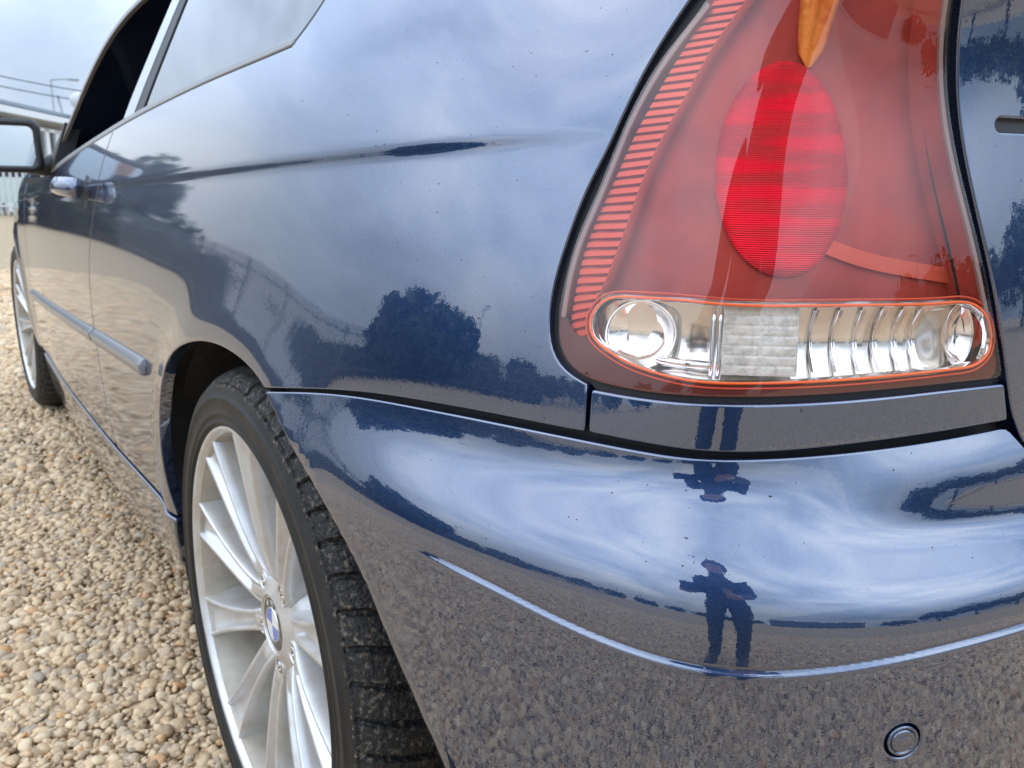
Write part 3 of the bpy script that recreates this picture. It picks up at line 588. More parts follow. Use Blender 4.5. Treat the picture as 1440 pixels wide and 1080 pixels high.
V = np.concatenate([Body.P(RL[:, 0], RL[:, 1], z0-.0108), Body.P(rr2[:, 0], rr2[:, 1], z0-.0108), Body.P(rr2[:, 0], rr2[:, 1], z0-.024)])
mesh_obj('reflex_base', V, [(j*k+i, j*k+i+1, (j+1)*k+i+1, (j+1)*k+i) for j in range(2) for i in range(k-1)], ORNG2, TL)
ring('reflex_outline', rr2, .0006, -.0085, ORNG2, TL)
# round brake-light optic: a domed oval with fine horizontal prisms
LC = (.643,.851); V = []; F = []; nr, na = 26, 72
for i in range(nr+1):
    q = i/nr
    for j in range(na):
        a = 2*math.pi*j/na; s = LC[0]+.0500*q*math.cos(a)-.004*math.sin(a)*q; z = LC[1]+.0655*q*math.sin(a)
        V.append(Body.P(np.array(s), np.array(z), np.array(-.0215+.0125*math.sqrt(max(0, 1-q*q*.98)))))
for i in range(nr): F += [(i*na+j, i*na+(j+1) % na, (i+1)*na+(j+1) % na, (i+1)*na+j)[::-1] for j in range(na)]
VR = bpy.data.materials.new('ribbed_vivid_red_optic'); VR.use_nodes = True; t = VR.node_tree; b = t.nodes['Principled BSDF']
c = t.nodes.new('ShaderNodeTexCoord'); wv_ = t.nodes.new('ShaderNodeTexWave'); wv_.bands_direction = 'Z'; wv_.inputs['Scale'].default_value = 230; wv_.inputs['Distortion'].default_value = .4; t.links.new(c.outputs['Object'], wv_.inputs[0])
bm_ = t.nodes.new('ShaderNodeBump'); bm_.inputs['Strength'].default_value = .5; bm_.inputs['Distance'].default_value = .002; t.links.new(wv_.outputs[0], bm_.inputs['Height']); t.links.new(bm_.outputs[0], b.inputs['Normal'])
mp2 = t.nodes.new('ShaderNodeMapping'); mp2.inputs['Scale'].default_value = (9,9,75); t.links.new(c.outputs['Object'], mp2.inputs[0]); nz = t.nodes.new('ShaderNodeTexNoise'); nz.inputs['Scale'].default_value = 1.; nz.inputs['Detail'].default_value = 3; t.links.new(mp2.outputs[0], nz.inputs[0])
rr = t.nodes.new('ShaderNodeValToRGB'); t.links.new(nz.outputs[0], rr.inputs[0]); rr.color_ramp.elements[0].position = .42; rr.color_ramp.elements[0].color = (.62,.03,.035,1); rr.color_ramp.elements[1].position = .62; rr.color_ramp.elements[1].color = (1.0,.008,.035,1)
t.links.new(rr.outputs[0], b.inputs['Base Color']); b.inputs['Roughness'].default_value = .3; b.inputs['Metallic'].default_value = .35; b.inputs['Specular IOR Level'].default_value = .2
mesh_obj('brake_lamp_optic', V, F, VR, TL)
# amber bulb cover hanging into the top of the lamp
V = []; F = []; rg = np.linspace(0, 1, 10); n = 20
for i, q in enumerate(rg):
    z = .912+.075*q; rad_ = .0165*math.sqrt(max(0, q))**.7+.002
    for j in range(n): a = 2*math.pi*j/n; V.append(Body.P(np.array(.659+rad_*math.cos(a)+.004*q), np.array(z), np.array(-.020+.012*math.sin(a)*q**.5)))
for i in range(9): F += [(i*n+j, i*n+(j+1) % n, (i+1)*n+(j+1) % n, (i+1)*n+j) for j in range(n)]
mesh_obj('amber_bulb', V, F, AMBER, TL)
# pale swoosh reflectors either side of the optic
sw = smooth_line([(.672,.806),(.70,.797),(.735,.790),(.776,.784)], .004); band('reflector_swoosh', sw, -.004, .006, -.019, ORNG2, TL, th=.006)
# ================================================================ WHEELS
def make_wheel():
    W = empty('rear_wheel', (0, 0, RW), parent=CAR)
    # tyre: turned profile with shoulder sipes and tread grooves cut in
    prof = [(.243,.846),(.246,.8525),(.2485,.8555),(.2505,.8590),(.2535,.8588),(.256,.8565),(.2605,.8575),(.2615,.8584),(.2640,.8584),(.2650,.8575),(.272,.8588),(.279,.8588),(.2800,.8597),(.2825,.8595),(.2835,.8582),(.290,.8565),(.294,.8550),(.2975,.8535),(.2985,.8505),(.3045,.8465),(.3085,.8420),(.3120,.8350),(.3150,.8250),(.3165,.812),(.3170,.795),(.3174,.7845),(.3105,.783),(.3105,.775),(.3180,.7735),(.3183,.755),(.3184,.748),(.3110,.746),(.3110,.737),(.3184,.735),(.3185,.728),(.3184,.702),(.3110,.700),(.3110,.690),(.3184,.688),(.3178,.665),(.3165,.645),(.312,.628),(.300,.612),(.275,.602),(.245,.607),(.232,.618)]
    nb, ns = 58, 12; n = nb*ns; V = []; F = []; m = len(prof)
    for i in range(n):
        ph = i % ns
        for k, (r, y) in enumerate(prof):
            sk = 0.
            if .785 < y < .852 and r > .300: sk = .020*(y-.79)
            a = 2*math.pi*(i/n)+(.9*(y-.79) if y > .78 and r > .296 else 0)
            cut = .0
            if ph in (0, 1) and r > .2975 and .784 <= y <= .851: cut = .0055*min(1, max(0, (.853-y)/.008))
            if ph in (6,) and r > .311 and .747 <= y <= .774: cut = .004
            rr_ = r-cut; V.append((-rr_*math.cos(a), y-cut*.5*(y > .83), rr_*math.sin(a)))
    for i in range(n):
        j = (i+1) % n
        for k in range(m-1): F.append((i*m+k, i*m+k+1, j*m+k+1, j*m+k))
    ty = mesh_obj('tyre', V, F, RUBBER, W, smooth=False); ty.data.materials.append(TREAD)
    mi = []
    for i in range(n):
        for k in range(m-1): mi.append(1 if 16 <= k <= 41 else 0)
    ty.data.polygons.foreach_set('material_index', mi)
    ty.data.polygons.foreach_set('use_smooth', [x == 0 for x in mi])
    # rim flange and barrel
    V, F = lathe([(.240,.838),(.2472,.8440),(.2488,.8500),(.2482,.8542),(.2462,.8556),(.2436,.8550),(.2412,.8525),(.2385,.8470)], 144)
    mesh_obj('rim', V, F, SILVER, W)
    V, F = lathe([(.2386,.8472),(.2360,.838),(.2335,.822),(.2310,.79),(.2275,.735),(.222,.69),(.214,.61)], 144); mesh_obj('barrel', V, F, BARREL, W)
    # ten channelled spokes
    for q in range(10):
        A = R(21+36*q); bolt = q % 2 == 1; V = []; rs = np.concatenate([np.linspace(.030, .20, 20), np.linspace(.207, .2385, 6)])
        for r in rs:
            u = (r-.05)/.186; uu = max(0, u)
            yt = .8140+.0350*uu**.46; w = .0125+.0055*uu+.0105*uu**3+.0030*math.exp(-((r-.05)/.02)**2)
            gd = .0155*sst(.072, .100, np.array(r))*(1-.45*sst(.20, .238, np.array(r))); yb = yt-.042-.030*uu
            rw = .0062    # width of each ridge
            for tw, yy in ((-w-.010*uu, yb), (-w-.0015, yt-.012), (-w, yt-.0025), (-w+.0012, yt), (-w+rw*.7, yt-.0002), (-w+rw, yt-.0018), (-w+rw+.0010, yt-gd*.8), (-w*.18, yt-gd), (w*.18, yt-gd), (w-rw-.0010, yt-gd*.8), (w-rw, yt-.0018), (w-rw*.7, yt-.0002), (w-.0012, yt), (w, yt-.0025), (w+.0015, yt-.012), (w+.010*uu, yb)):
                ang = A+tw/max(r, .03)*1.0
                rr_ = r
                V.append((-rr_*math.cos(A)+tw*math.sin(A), float(yy), rr_*math.sin(A)+tw*math.cos(A)))
        k = 16; F = [(i*k+j, (i+1)*k+j, (i+1)*k+j+1, i*k+j+1) for i in range(len(rs)-1) for j in range(k-1)]
        mesh_obj('spoke', V, F, SILVER, W)
    V, F = lathe([(.105,.755),(.088,.785),(.079,.799),(.072,.810),(.064,.8165),(.055,.8210),(.046,.8248),(.042,.8262),(.0385,.8285),(.0372,.8290),(.0362,.8280),(.0358,.8255)], 96)
    mesh_obj('hub', V, F, SILVER, W)
    V, F = lathe([(.155,.705),(.155,.718),(.085,.718),(.082,.745),(.02,.745)], 72); mesh_obj('brake_disc', V, F, DULL, W)
    for q in range(5):
        A = R(132+72*q); c = np.array((-.0575*math.cos(A), 0, .0575*math.sin(A)))
        mb = MB()
        V, F = lathe([(.0155,.8180),(.0146,.8236),(.0134,.8252),(.0124,.8246),(.0116,.8226)], 24); mesh_obj('bolt_seat', np.array(V)+c, F, SILVER, W); V, F = lathe([(.0117,.8228),(.0001,.8228)], 24); mesh_obj('bolt_recess', np.array(V)+c, F, DULL, W)
        V, F = lathe([(.0080,.822),(.0080,.8236),(.0070,.8244),(.0030,.8244),(.0025,.8232),(.0001,.8232)], 6); mesh_obj('wheel_bolt', np.array(V)+c, F, CHROME, W, smooth=False)
    # roundel on the hub cap
    V, F = lathe([(.0358,.8258),(.0345,.8272),(.0332,.8272),(.0325,.8264)], 64); mesh_obj('emblem_rim', V, F, CHROME, W)
    V, F = lathe([(.0328,.8262),(.0215,.8272)], 64); mesh_obj('emblem_ring', V, F, mat('worn_emblem_ring', (.05,.048,.042), .35, vary=(90,(.30,.28,.22),.45,.7)), W)
    V, F = lathe([(.0218,.8270),(.0214,.8280),(.0204,.8280),(.0200,.8274)], 64); mesh_obj('emblem_rim', V, F, CHROME, W)
    BL = mat('emblem_blue', (.03,.16,.55), .2, coat=.8); WH = mat('emblem_white', (.78,.78,.76), .25, coat=.8)
    for q in range(4):
        a = np.linspace(R(90*q), R(90*q+90), 12); V = [(0, .8282, 0)]+[(-.0205*math.cos(x), .8276, .0205*math.sin(x)) for x in a]
        mesh_obj('emblem_quadrant', V, [(0, i, i+1) for i in range(1, 12)], BL if q in (1, 3) else WH, W)
    for ch, ad in (('B', 125), ('M', 90), ('W', 55)):
        cu = bpy.data.curves.new('letter', 'FONT'); cu.body = ch; cu.size = .0105; cu.align_x = 'CENTER'; cu.align_y = 'CENTER'; cu.extrude = .0002
        to = bpy.data.objects.new('letter', cu); COL.objects.link(to); dg = bpy.context.evaluated_depsgraph_get(); me = bpy.data.meshes.new_from_object(to.evaluated_get(dg)); bpy.data.objects.remove(to)
        o = bpy.data.objects.new('emblem_letter', me); COL.objects.link(o); me.materials.append(WH); o.parent = W
        a = R(ad); o.location = (-.0268*math.cos(a), .8272, .0268*math.sin(a)); o.rotation_euler = Euler((R(90), R(90-ad)*-1, R(180)), 'XYZ')
    # rubber valve
    A = R(39); mb = MB(); mb.tube([(-.214*math.cos(A), .80, .214*math.sin(A)), (-.196*math.cos(A), .826, .196*math.sin(A))], .0035, 10); mb.build('valve', BLACK, W, smooth=True)
    return W
WR = make_wheel()
WF = WR.copy(); WF.name = 'front_wheel'; COL.objects.link(WF); WF.location = (2.725, -.012, RW); WF.rotation_euler = (0, R(23), R(1.5))
for ch in list(WR.children):
    c = ch.copy(); COL.objects.link(c); c.parent = WF
# ================================================================ GROUND
def ground_mat():
    m = mat('gravel_ground', (.32,.25,.17), .9); t = m.node_tree; b = t.nodes['Principled BSDF']; c = t.nodes.new('ShaderNodeTexCoord')
    v = t.nodes.new('ShaderNodeTexVoronoi'); v.inputs['Scale'].default_value = 52; t.links.new(c.outputs['Object'], v.inputs[0])
    r = t.nodes.new('ShaderNodeValToRGB'); t.links.new(v.outputs['Color'], r.inputs[0]); e = r.color_ramp.elements; e[0].color = (.23,.15,.085,1); e[1].color = (.55,.43,.28,1); x = e.new(.5); x.color = (.39,.285,.165,1)
    t.links.new(r.outputs[0], b.inputs['Base Color'])
    v2 = t.nodes.new('ShaderNodeTexVoronoi'); v2.inputs['Scale'].default_value = 52; t.links.new(c.outputs['Object'], v2.inputs[0])
    bp = t.nodes.new('ShaderNodeBump'); bp.inputs['Strength'].default_value = .9; bp.inputs['Distance'].default_value = .015; bp.invert = True; t.links.new(v2.outputs['Distance'], bp.inputs['Height']); t.links.new(bp.outputs[0], b.inputs['Normal'])
    return m
mesh_obj('ground', [(-400,-400,-.012),(400,-400,-.012),(400,400,-.012),(-400,400,-.012)], [(0,1,2,3)], ground_mat(), kind='structure')
PEB = bpy.data.materials.new('tan_pebbles'); PEB.use_nodes = True; t = PEB.node_tree; b = t.nodes['Principled BSDF']
oi = t.nodes.new('ShaderNodeObjectInfo'); r = t.nodes.new('ShaderNodeValToRGB'); t.links.new(oi.outputs['Random'], r.inputs[0]); e = r.color_ramp.elements
r.color_ramp.interpolation = 'LINEAR'
e[0].position = 0; e[0].color = (0.311,0.214,0.125,1); e[1].position = 1; e[1].color = (0.726,0.566,0.374,1)
for p, cc in ((.10,(0.479,0.334,0.196,1)),(.25,(0.582,0.415,0.242,1)),(.40,(0.624,0.456,0.276,1)),(.52,(0.458,0.352,0.242,1)),(.62,(0.686,0.511,0.317,1)),(.74,(0.540,0.396,0.253,1)),(.82,(0.374,0.297,0.216,1)),(.87,(0.603,0.330,0.139,1)),(.90,(0.664,0.484,0.287,1))):
    x = e.new(p); x.color = cc
c = t.nodes.new('ShaderNodeTexCoord'); n = t.nodes.new('ShaderNodeTexNoise'); n.inputs['Scale'].default_value = 2.2; n.inputs['Detail'].default_value = 5; t.links.new(c.outputs['Object'], n.inputs[0])
mm = t.nodes.new('ShaderNodeMix'); mm.data_type = 'RGBA'; mm.blend_type = 'OVERLAY'; mm.inputs[0].default_value = .45; t.links.new(r.outputs[0], mm.inputs[6]); t.links.new(n.outputs[0], mm.inputs[7]); t.links.new(mm.outputs[2], b.inputs['Base Color']); b.inputs['Roughness'].default_value = .75
pc = bpy.data.collections.new('pebble_shapes')
for q in range(9):
    bm = bmesh.new(); bmesh.ops.create_icosphere(bm, subdivisions=2, radius=1)
    ax = [random.Random(q*7+i).uniform(-1, 1) for i in range(24)]
    for v in bm.verts:
        p = v.co.normalized(); d = 1+.13*math.sin(2.1*p.x+ax[0]*3)+.12*math.sin(2.7*p.y+ax[1]*3+p.z)+.09*math.sin(3.9*p.z+ax[2]*3+p.x*2)+.05*math.sin(6*p.x+5*p.y+ax[3]*3)
        v.co = Vector((p.x*d*(1.12+.25*ax[4]), p.y*d*(.88+.15*ax[5]), p.z*d*(.60+.14*ax[6])))
    me = bpy.data.meshes.new('pebble'); bm.to_mesh(me); bm.free(); me.polygons.foreach_set('use_smooth', [True]*len(me.polygons)); me.materials.append(PEB)
    pc.objects.link(bpy.data.objects.new('pebble', me))
# positions: two jittered layers, dense by the camera and thinner with distance
P = []
def field(x0, x1, y0, y1, sp, zlo, keep):
    gx, gy = np.meshgrid(np.arange(x0, x1, sp), np.arange(y0, y1, sp)); k = gx.size
    p = np.stack([gx.ravel()+rng.uniform(-.55, .55, k)*sp, gy.ravel()+rng.uniform(-.55, .55, k)*sp, rng.uniform(zlo, zlo+.006, k)], 1)
    return p[keep(p)]
dist = lambda p: np.hypot(p[:, 0]+.1, p[:, 1]-1.25)
near = lambda p: (dist(p) < 1.75) & ((p[:, 1] > .25) | (p[:, 0] < -.55))
midd = lambda p: (dist(p) >= 1.75) & (dist(p) < 4.2) & ((p[:, 1] > .55) | (p[:, 0] < -.6))
P1 = field(-2.4, 2.2, -.6, 3.3, .0112, -.010, near); P2 = field(-2.4, 2.2, -.6, 3.3, .0128, -.004, near)
P3 = field(-5, 4.6, -3.4, 5.8, .0165, -.009, midd); P4 = field(3.5, 9, .4, 2.6, .024, -.009, lambda p: dist(p) >= 4.2)
PT = np.concatenate([P1, P2, P3, P4]); n_ = len(PT)
base = np.concatenate([np.full(len(P1), .0070), np.full(len(P2), .0072), np.full(len(P3), .0100), np.full(len(P4), .0145)])
sz = base*np.clip(rng.lognormal(-.03, .36, n_), .45, 2.2)
me = bpy.data.meshes.new('gravel'); me.vertices.add(n_); me.vertices.foreach_set('co', PT.ravel())
a = me.attributes.new('rot', 'FLOAT_VECTOR', 'POINT'); a.data.foreach_set('vector', np.stack([rng.normal(0, .38, n_), rng.normal(0, .38, n_), rng.uniform(0, 6.28, n_)], 1).ravel())
a = me.attributes.new('scl', 'FLOAT', 'POINT'); a.data.foreach_set('value', sz)
a = me.attributes.new('idx', 'INT', 'POINT'); a.data.foreach_set('value', rng.integers(0, 9, n_))
go_ = bpy.data.objects.new('gravel', me); COL.objects.link(go_); tag(go_, 'loose tan and beige pebble gravel covering the yard around the car', 'gravel', kind='stuff')
ng = bpy.data.node_groups.new('pebble_scatter', 'GeometryNodeTree'); ng.interface.new_socket('Geometry', in_out='INPUT', socket_type='NodeSocketGeometry'); ng.interface.new_socket('Geometry', in_out='OUTPUT', socket_type='NodeSocketGeometry')
gi = ng.nodes.new('NodeGroupInput'); gout = ng.nodes.new('NodeGroupOutput'); ip = ng.nodes.new('GeometryNodeInstanceOnPoints'); ci = ng.nodes.new('GeometryNodeCollectionInfo')
ci.inputs['Collection'].default_value = pc; ci.inputs['Separate Children'].default_value = True; ci.inputs['Reset Children'].default_value = True
def na(nm, ty):
    q = ng.nodes.new('GeometryNodeInputNamedAttribute'); q.data_type = ty; q.inputs['Name'].default_value = nm; return [s for s in q.outputs if s.enabled][0]
ng.links.new(gi.outputs[0], ip.inputs['Points']); ng.links.new(ci.outputs[0], ip.inputs['Instance']); ip.inputs['Pick Instance'].default_value = True
ng.links.new(na('idx', 'INT'), ip.inputs['Instance Index']); ng.links.new(na('rot', 'FLOAT_VECTOR'), ip.inputs['Rotation']); ng.links.new(na('scl', 'FLOAT'), ip.inputs['Scale'])
ng.links.new(ip.outputs[0], gout.inputs[0]); md = go_.modifiers.new('scatter', 'NODES'); md.node_group = ng

# ================================================================ BACKGROUND
STEEL = mat('galvanised_steel', (.58,.60,.60), .45, metal=.4, vary=(3,(.68,.71,.71),.4,.6))
WCLAD = mat('white_painted_steel', (.72,.74,.75), .5)
DCLAD = mat('grey_wall_sheet', (.20,.24,.27), .6)
def fence(name, p0, p1, h, label, pitch=.155, STEEL=STEEL):
    p0 = np.array(p0, float); p1 = np.array(p1, float); L = np.linalg.norm(p1-p0); d = (p1-p0)/L; yaw = math.atan2(d[1], d[0])
    f = empty(name, (*p0, 0), label, 'fence'); f.rotation_euler = (0, 0, yaw)
    pm = MB(); pm.add([(-.033,-.01,.05),(-.012,.014,.05),(.012,.014,.05),(.033,-.01,.05),(-.033,-.01,h-.10),(-.012,.014,h-.10),(.012,.014,h-.10),(.033,-.01,h-.10),(0,.004,h)], [(0,1,5,4),(1,2,6,5),(2,3,7,6),(4,5,8),(5,6,8),(6,7,8)])
    o0 = pm.build('pale', STEEL, f); n = int(L/pitch)
    for i in range(n):
        o = o0 if i == 0 else o0.copy()
        if i: COL.objects.link(o); o.parent = f
        o.location = (i*pitch, .03, 0)
    for z in (.3, h*.82): MB().box((L/2, 0, z), (L, .045, .05)).build('rail', STEEL, f)
    for i in range(int(L/2.75)+1): MB().box((i*2.75, -.05, h*.48), (.07, .06, h*.96)).build('post', STEEL, f)
    return f
def pol(az, d): return np.array((CAMPOS[0]+d*math.cos(R(az)), CAMPOS[1]+d*math.sin(R(az))))
fence('palisade_fence', pol(-1.0, 27.5), pol(-14, 27.0), 1.72, 'grey steel palisade fence at the far edge of the gravel, beyond the mirror')
fence('palisade_fence', (28,6), (-6,24), 2.0, 'long dark palisade fence in front of the trees, mirrored in the car door', STEEL=mat('weathered_steel', (.16,.17,.17), .6))
# white-framed shed behind the fence
SH = empty('shed', (0,0,0), 'long white steel-framed shed with sloping roof line behind the fence', 'shed')
a0, a1 = pol(-1.5, 31), pol(-12.5, 52); L = np.linalg.norm(a1-a0); d = (a1-a0)/L; SH.location = (*a0, 0); SH.rotation_euler = (0, 0, math.atan2(d[1], d[0]))
hh = 3.35
MB().box((L/2, .5, hh*.45), (L, .12, hh*.9)).build('wall', DCLAD, SH)
MB().box((L/2, -.1, hh), (L, 1.2, .22)).build('fascia', WCLAD, SH); MB().box((L/2, -.3, hh-.42), (L, .10, .12)).build('rail', WCLAD, SH)
for i in range(int(L/.95)): MB().box((i*.95+.2, -.3, hh*.44), (.34, .10, hh*.9)).build('upright', WCLAD, SH)
MB().box((L/2, 3.2, hh+.35), (L, 6.5, .12)).build('roof', DCLAD, SH)
# white van behind the fence
VAN = empty('van', (*pol(-4.5, 30.2), 0), 'pale green and white van parked behind the palisade fence', 'van'); VAN.rotation_euler = (0, 0, R(80))
VW = mat('pale_green_paint', (.55,.66,.62), .35, coat=.5); GLS = mat('dark_vehicle_glass', (.02,.025,.03), .05, coat=1)
pf = [(-2.2,.35),(2.2,.35),(2.25,.75),(2.0,1.0),(1.35,1.10),(.75,1.55),(-2.1,1.6),(-2.25,1.1)]
V = [(x, y, z) for y in (-.85, .85) for x, z in pf]; k = len(pf); mesh_obj('body', V, [tuple(range(k)), tuple(range(2*k-1, k-1, -1))]+[(i, k+i, k+(i+1) % k, (i+1) % k) for i in range(k)], VW, VAN, smooth=False)
MB().box((-.3,0,1.28),(1.9,1.73,.34)).build('window', GLS, VAN)
for x in (-1.4, 1.4):
    for y in (-.78, .78):
        V, F = lathe([(.0001,.1),(.2,.1),(.31,.08),(.32,-.08),(.0001,-.1)], 24); o = mesh_obj('wheel', V, F, RUBBER, VAN); o.location = (x, y, .32)
# lamp columns
GALV = mat('dull_column_steel', (.25,.27,.29), .5, metal=.3)
def lamp_post(xy, h, arm, label, lean=0., yaw=0.):
    o = empty('lamp_post', (*xy, 0), label, 'lamp post'); o.rotation_euler = (0, lean, yaw)
    MB().tube([(0,0,0),(0,0,h*.3),(0,0,h)], [.10,.08,.05], 10).build('column', GALV, o, smooth=True)
    MB().tube([(0,0,h-.03),(arm*.5,0,h+.05),(arm,0,h+.08)], .035, 8).build('arm', GALV, o, smooth=True)
    MB().box((arm+.25,0,h+.06),(.6,.22,.10)).build('lantern', GALV, o); return o
lamp_post(pol(-7.15, 60), 7.2, 1.0, 'slim grey lamp post rising behind the white shed', yaw=R(-97))
o = empty('stay_pole', (*pol(-8.35, 58), 0), 'thin leaning pole beside the slim lamp post', 'pole'); MB().tube([(0,0,0),(0,.95,6.1)], .06, 8).build('shaft', GALV, o, smooth=True)
o = empty('globe_lamp', (*pol(-8.55, 40), 0), 'pale round globe lamp on a post behind the windscreen pillar', 'lamp'); MB().tube([(0,0,0),(0,0,3.95)], .05, 8).build('column', GALV, o, smooth=True)
V, F = lathe([(.36*math.sin(a), -.36*math.cos(a)) for a in np.linspace(.02, math.pi-.02, 16)], 24); g = mesh_obj('globe', V, F, mat('opal_globe', (.50,.50,.49), .4), o); g.location = (0,0,4.30)
for dz, lab in ((0, 'upper overhead wire crossing the sky'), (-.55, 'lower overhead wire crossing the sky')):
    a, b = pol(2, 55), pol(-16, 62); MB().tube([(*(a+(b-a)*t), 7.35+dz-1.6*t+.6*(2*t-1)**2) for t in np.linspace(0, 1, 14)], .03, 6).build('overhead_wire', BLACK, None, label=lab, cat='wire')
# trees
BARK = mat('bark', (.09,.065,.045), .9, bump=(20,.6,.05))
LEAFS = [mat('leaf_green_%d' % i, c, .6, vary=(.8, tuple(x*1.6 for x in c), .4, .6)) for i, c in enumerate([(.030,.050,.022),(.045,.066,.026),(.055,.062,.024)])]
def tree(xy, h, r, label, lf, group=None, n=1800, lobes=16, name='tree'):
    o = empty(name, (*xy, 0), label, 'tree', group); rg = np.random.default_rng(int(abs(xy[0]*31+xy[1]*17)))
    MB().tube([(0,0,-.1),(.05,.02,h*.25),(0,.1,h*.55),(.1,0,h*.85)], [h*.035,h*.026,h*.017,h*.005], 9).build('trunk', BARK, o, smooth=True)
    c = rg.normal(0, 1, (lobes, 3)); c /= np.linalg.norm(c, axis=1, keepdims=True); c *= rg.uniform(.35, .8, (lobes, 1)); c = c*[r, r, h*.36]+[0, 0, h*.60]; rad = rg.uniform(.28, .46, lobes)*r
    q = rg.integers(0, lobes, n); d = rg.normal(0, 1, (n, 3)); d /= np.linalg.norm(d, axis=1, keepdims=True); p = c[q]+d*(rad[q]*rg.uniform(.55, 1.08, n)**.5)[:, None]*[1, 1, .9]
    p[:, 2] = np.maximum(p[:, 2], h*.12)
    u = rg.normal(0, 1, (n, 3)); u /= np.linalg.norm(u, axis=1, keepdims=True); w = np.cross(u, rg.normal(0, 1, (n, 3))); w /= np.linalg.norm(w, axis=1, keepdims=True); s = (r*.085*rg.uniform(.6, 1.5, n))[:, None]
    V = np.stack([p-u*s, p+w*s*.6, p+u*s, p-w*s*.6], 1).reshape(-1, 3); F = np.arange(4*n).reshape(-1, 4)
    mesh_obj('crown', V, F, lf, o, smooth=False); return o
tree((9.6,16.8), 3.5, 3.6, 'broad rounded tree standing alone, mirrored in the rear side panel', LEAFS[0], n=9000, lobes=40)
for i, (az, dd, h, r) in enumerate([(-2,40,4.4,2.6),(1,34,4.2,2.8),(5,33,4.8,2.8),(9,34,5.2,3.0),(13,32,2.8,2.0),(20,33,1.3,2.4),(62,30,3.2,2.6),(70,33,3.0,2.8),(78,34,3.4,3.0),(86,36,2.8,2.8),(94,38,3.2,3.0),(103,38,2.6,3.0),(112,40,3.0,3.2)]):
    tree(pol(az, dd), h, r, 'dark green tree in the hedge row behind the long fence', LEAFS[i % 3], 'hedge trees around the yard', n=1500)
for i, (az, dd, h, r) in enumerate([(122,60,4.4,4.0),(130,62,4.0,4.2),(138,60,3.6,4.2),(146,64,4.2,4.2),(184,36,3.4,3.2),(194,33,6.4,3.8),(203,34,7.2,3.8),(212,33,6.2,3.8),(221,34,7.6,4.0),(230,32,6.8,3.8),(239,34,7.4,3.8)]):
    tree(pol(az, dd), h, r, 'low dark tree on the far skyline behind the car', LEAFS[(i+1) % 3], 'skyline trees behind the car', n=1100)
WARE = empty('warehouse', (*pol(163, 42), 0), 'dark low warehouse with a shallow pitched roof behind the car', 'building'); WARE.rotation_euler = (0, 0, R(73))
MB().box((0,0,2.0),(17,8,4.0)).build('wall', mat('dark_cladding', (.10,.12,.14), .6), WARE)
mesh_obj('roof', [(-8.7,-4.2,4),(8.7,-4.2,4),(8.7,4.2,4),(-8.7,4.2,4),(-8.7,0,5.0),(8.7,0,5.0)], [(0,1,5,4),(3,4,5,2),(0,4,3),(1,2,5)], mat('grey_roof_sheet', (.2,.21,.22), .5), WARE, smooth=False)
for x in (-5, 0, 5): MB().box((x,4.03,1.6),(3,.08,3.2)).build('door', mat('roller_door', (.25,.27,.28), .5), WARE)
lamp_post(pol(66, 26), 5.6, -.8, 'lamp post standing near the lone rounded tree', yaw=R(30))
lamp_post(pol(196, 34), 7.6, 1.1, 'tall lamp post standing behind the car', yaw=R(80))
HD = empty('hedge', (0,0,0), 'low dark clipped hedge running along the long palisade fence', 'hedge'); p0, p1 = np.array((36.,3.2)), np.array((2.,21.3)); nq = 12000
tq = rng.uniform(0, 1, nq); P_ = np.concatenate([p0+(p1-p0)*tq[:, None]+rng.normal(0, .45, (nq, 2)), (np.where(tq < .4, 1.42, 1.08)+.10*np.sin(tq*60)+.08*np.sin(tq*171))[:, None]*rng.uniform(.05, 1, nq)[:, None]**.6], 1)
u = rng.normal(0, 1, (nq, 3)); u /= np.linalg.norm(u, axis=1, keepdims=True); w = np.cross(u, rng.normal(0, 1, (nq, 3))); w /= np.linalg.norm(w, axis=1, keepdims=True)
mesh_obj('foliage', np.stack([P_-u*.16, P_+w*.10, P_+u*.16, P_-w*.10], 1).reshape(-1, 3), np.arange(4*nq).reshape(-1, 4), LEAFS[0], HD, smooth=False)
dd_ = (p1-p0)/np.linalg.norm(p1-p0); MB().box((*((p0+p1)/2), .45), (np.linalg.norm(p1-p0), .7, .9), rz=math.atan2(dd_[1], dd_[0])).build('stems', BARK, HD)
# parked cars along the long fence, seen only as reflections
def far_car(xy, yaw, col, label):
    o = empty('parked_car', (*xy, 0), label, 'car', 'cars parked along the fence'); o.rotation_euler = (0, 0, yaw)
    pf = [(-2.05,.30),(2.05,.30),(2.1,.62),(1.85,.78),(1.0,.90),(.35,1.36),(-1.1,1.40),(-1.75,.98),(-2.08,.9)]; k = len(pf)
    V = [(x, y*(1 if z < .95 else .8), z) for y in (-.86, .86) for x, z in pf]; mesh_obj('body', V, [tuple(range(k)), tuple(range(2*k-1, k-1, -1))]+[(i, k+i, k+(i+1) % k, (i+1) % k) for i in range(k)], mat('car_paint', col, .3, coat=1), o, smooth=False)
    MB().box((-.35,0,1.14),(1.35,1.62,.30)).build('window', GLS, o)
    for x in (-1.3, 1.3):
        for y in (-.78, .78):
            V, F = lathe([(.0001,.1),(.2,.1),(.31,.08),(.32,-.08),(.0001,-.1)], 24); w = mesh_obj('wheel', V, F, RUBBER, o); w.location = (x, y, .32)
for t, colr, nm in [(.10,(.62,.63,.64),'silver'),(.20,(.16,.17,.19),'grey'),(.30,(.05,.06,.08),'black')]:
    q = np.array((28, 6.))+(np.array((-6, 24.))-np.array((28, 6.)))*t+np.array((1.6, 2.8))
    far_car(q, R(62), colr, '%s hatchback parked behind the long palisade fence' % nm)
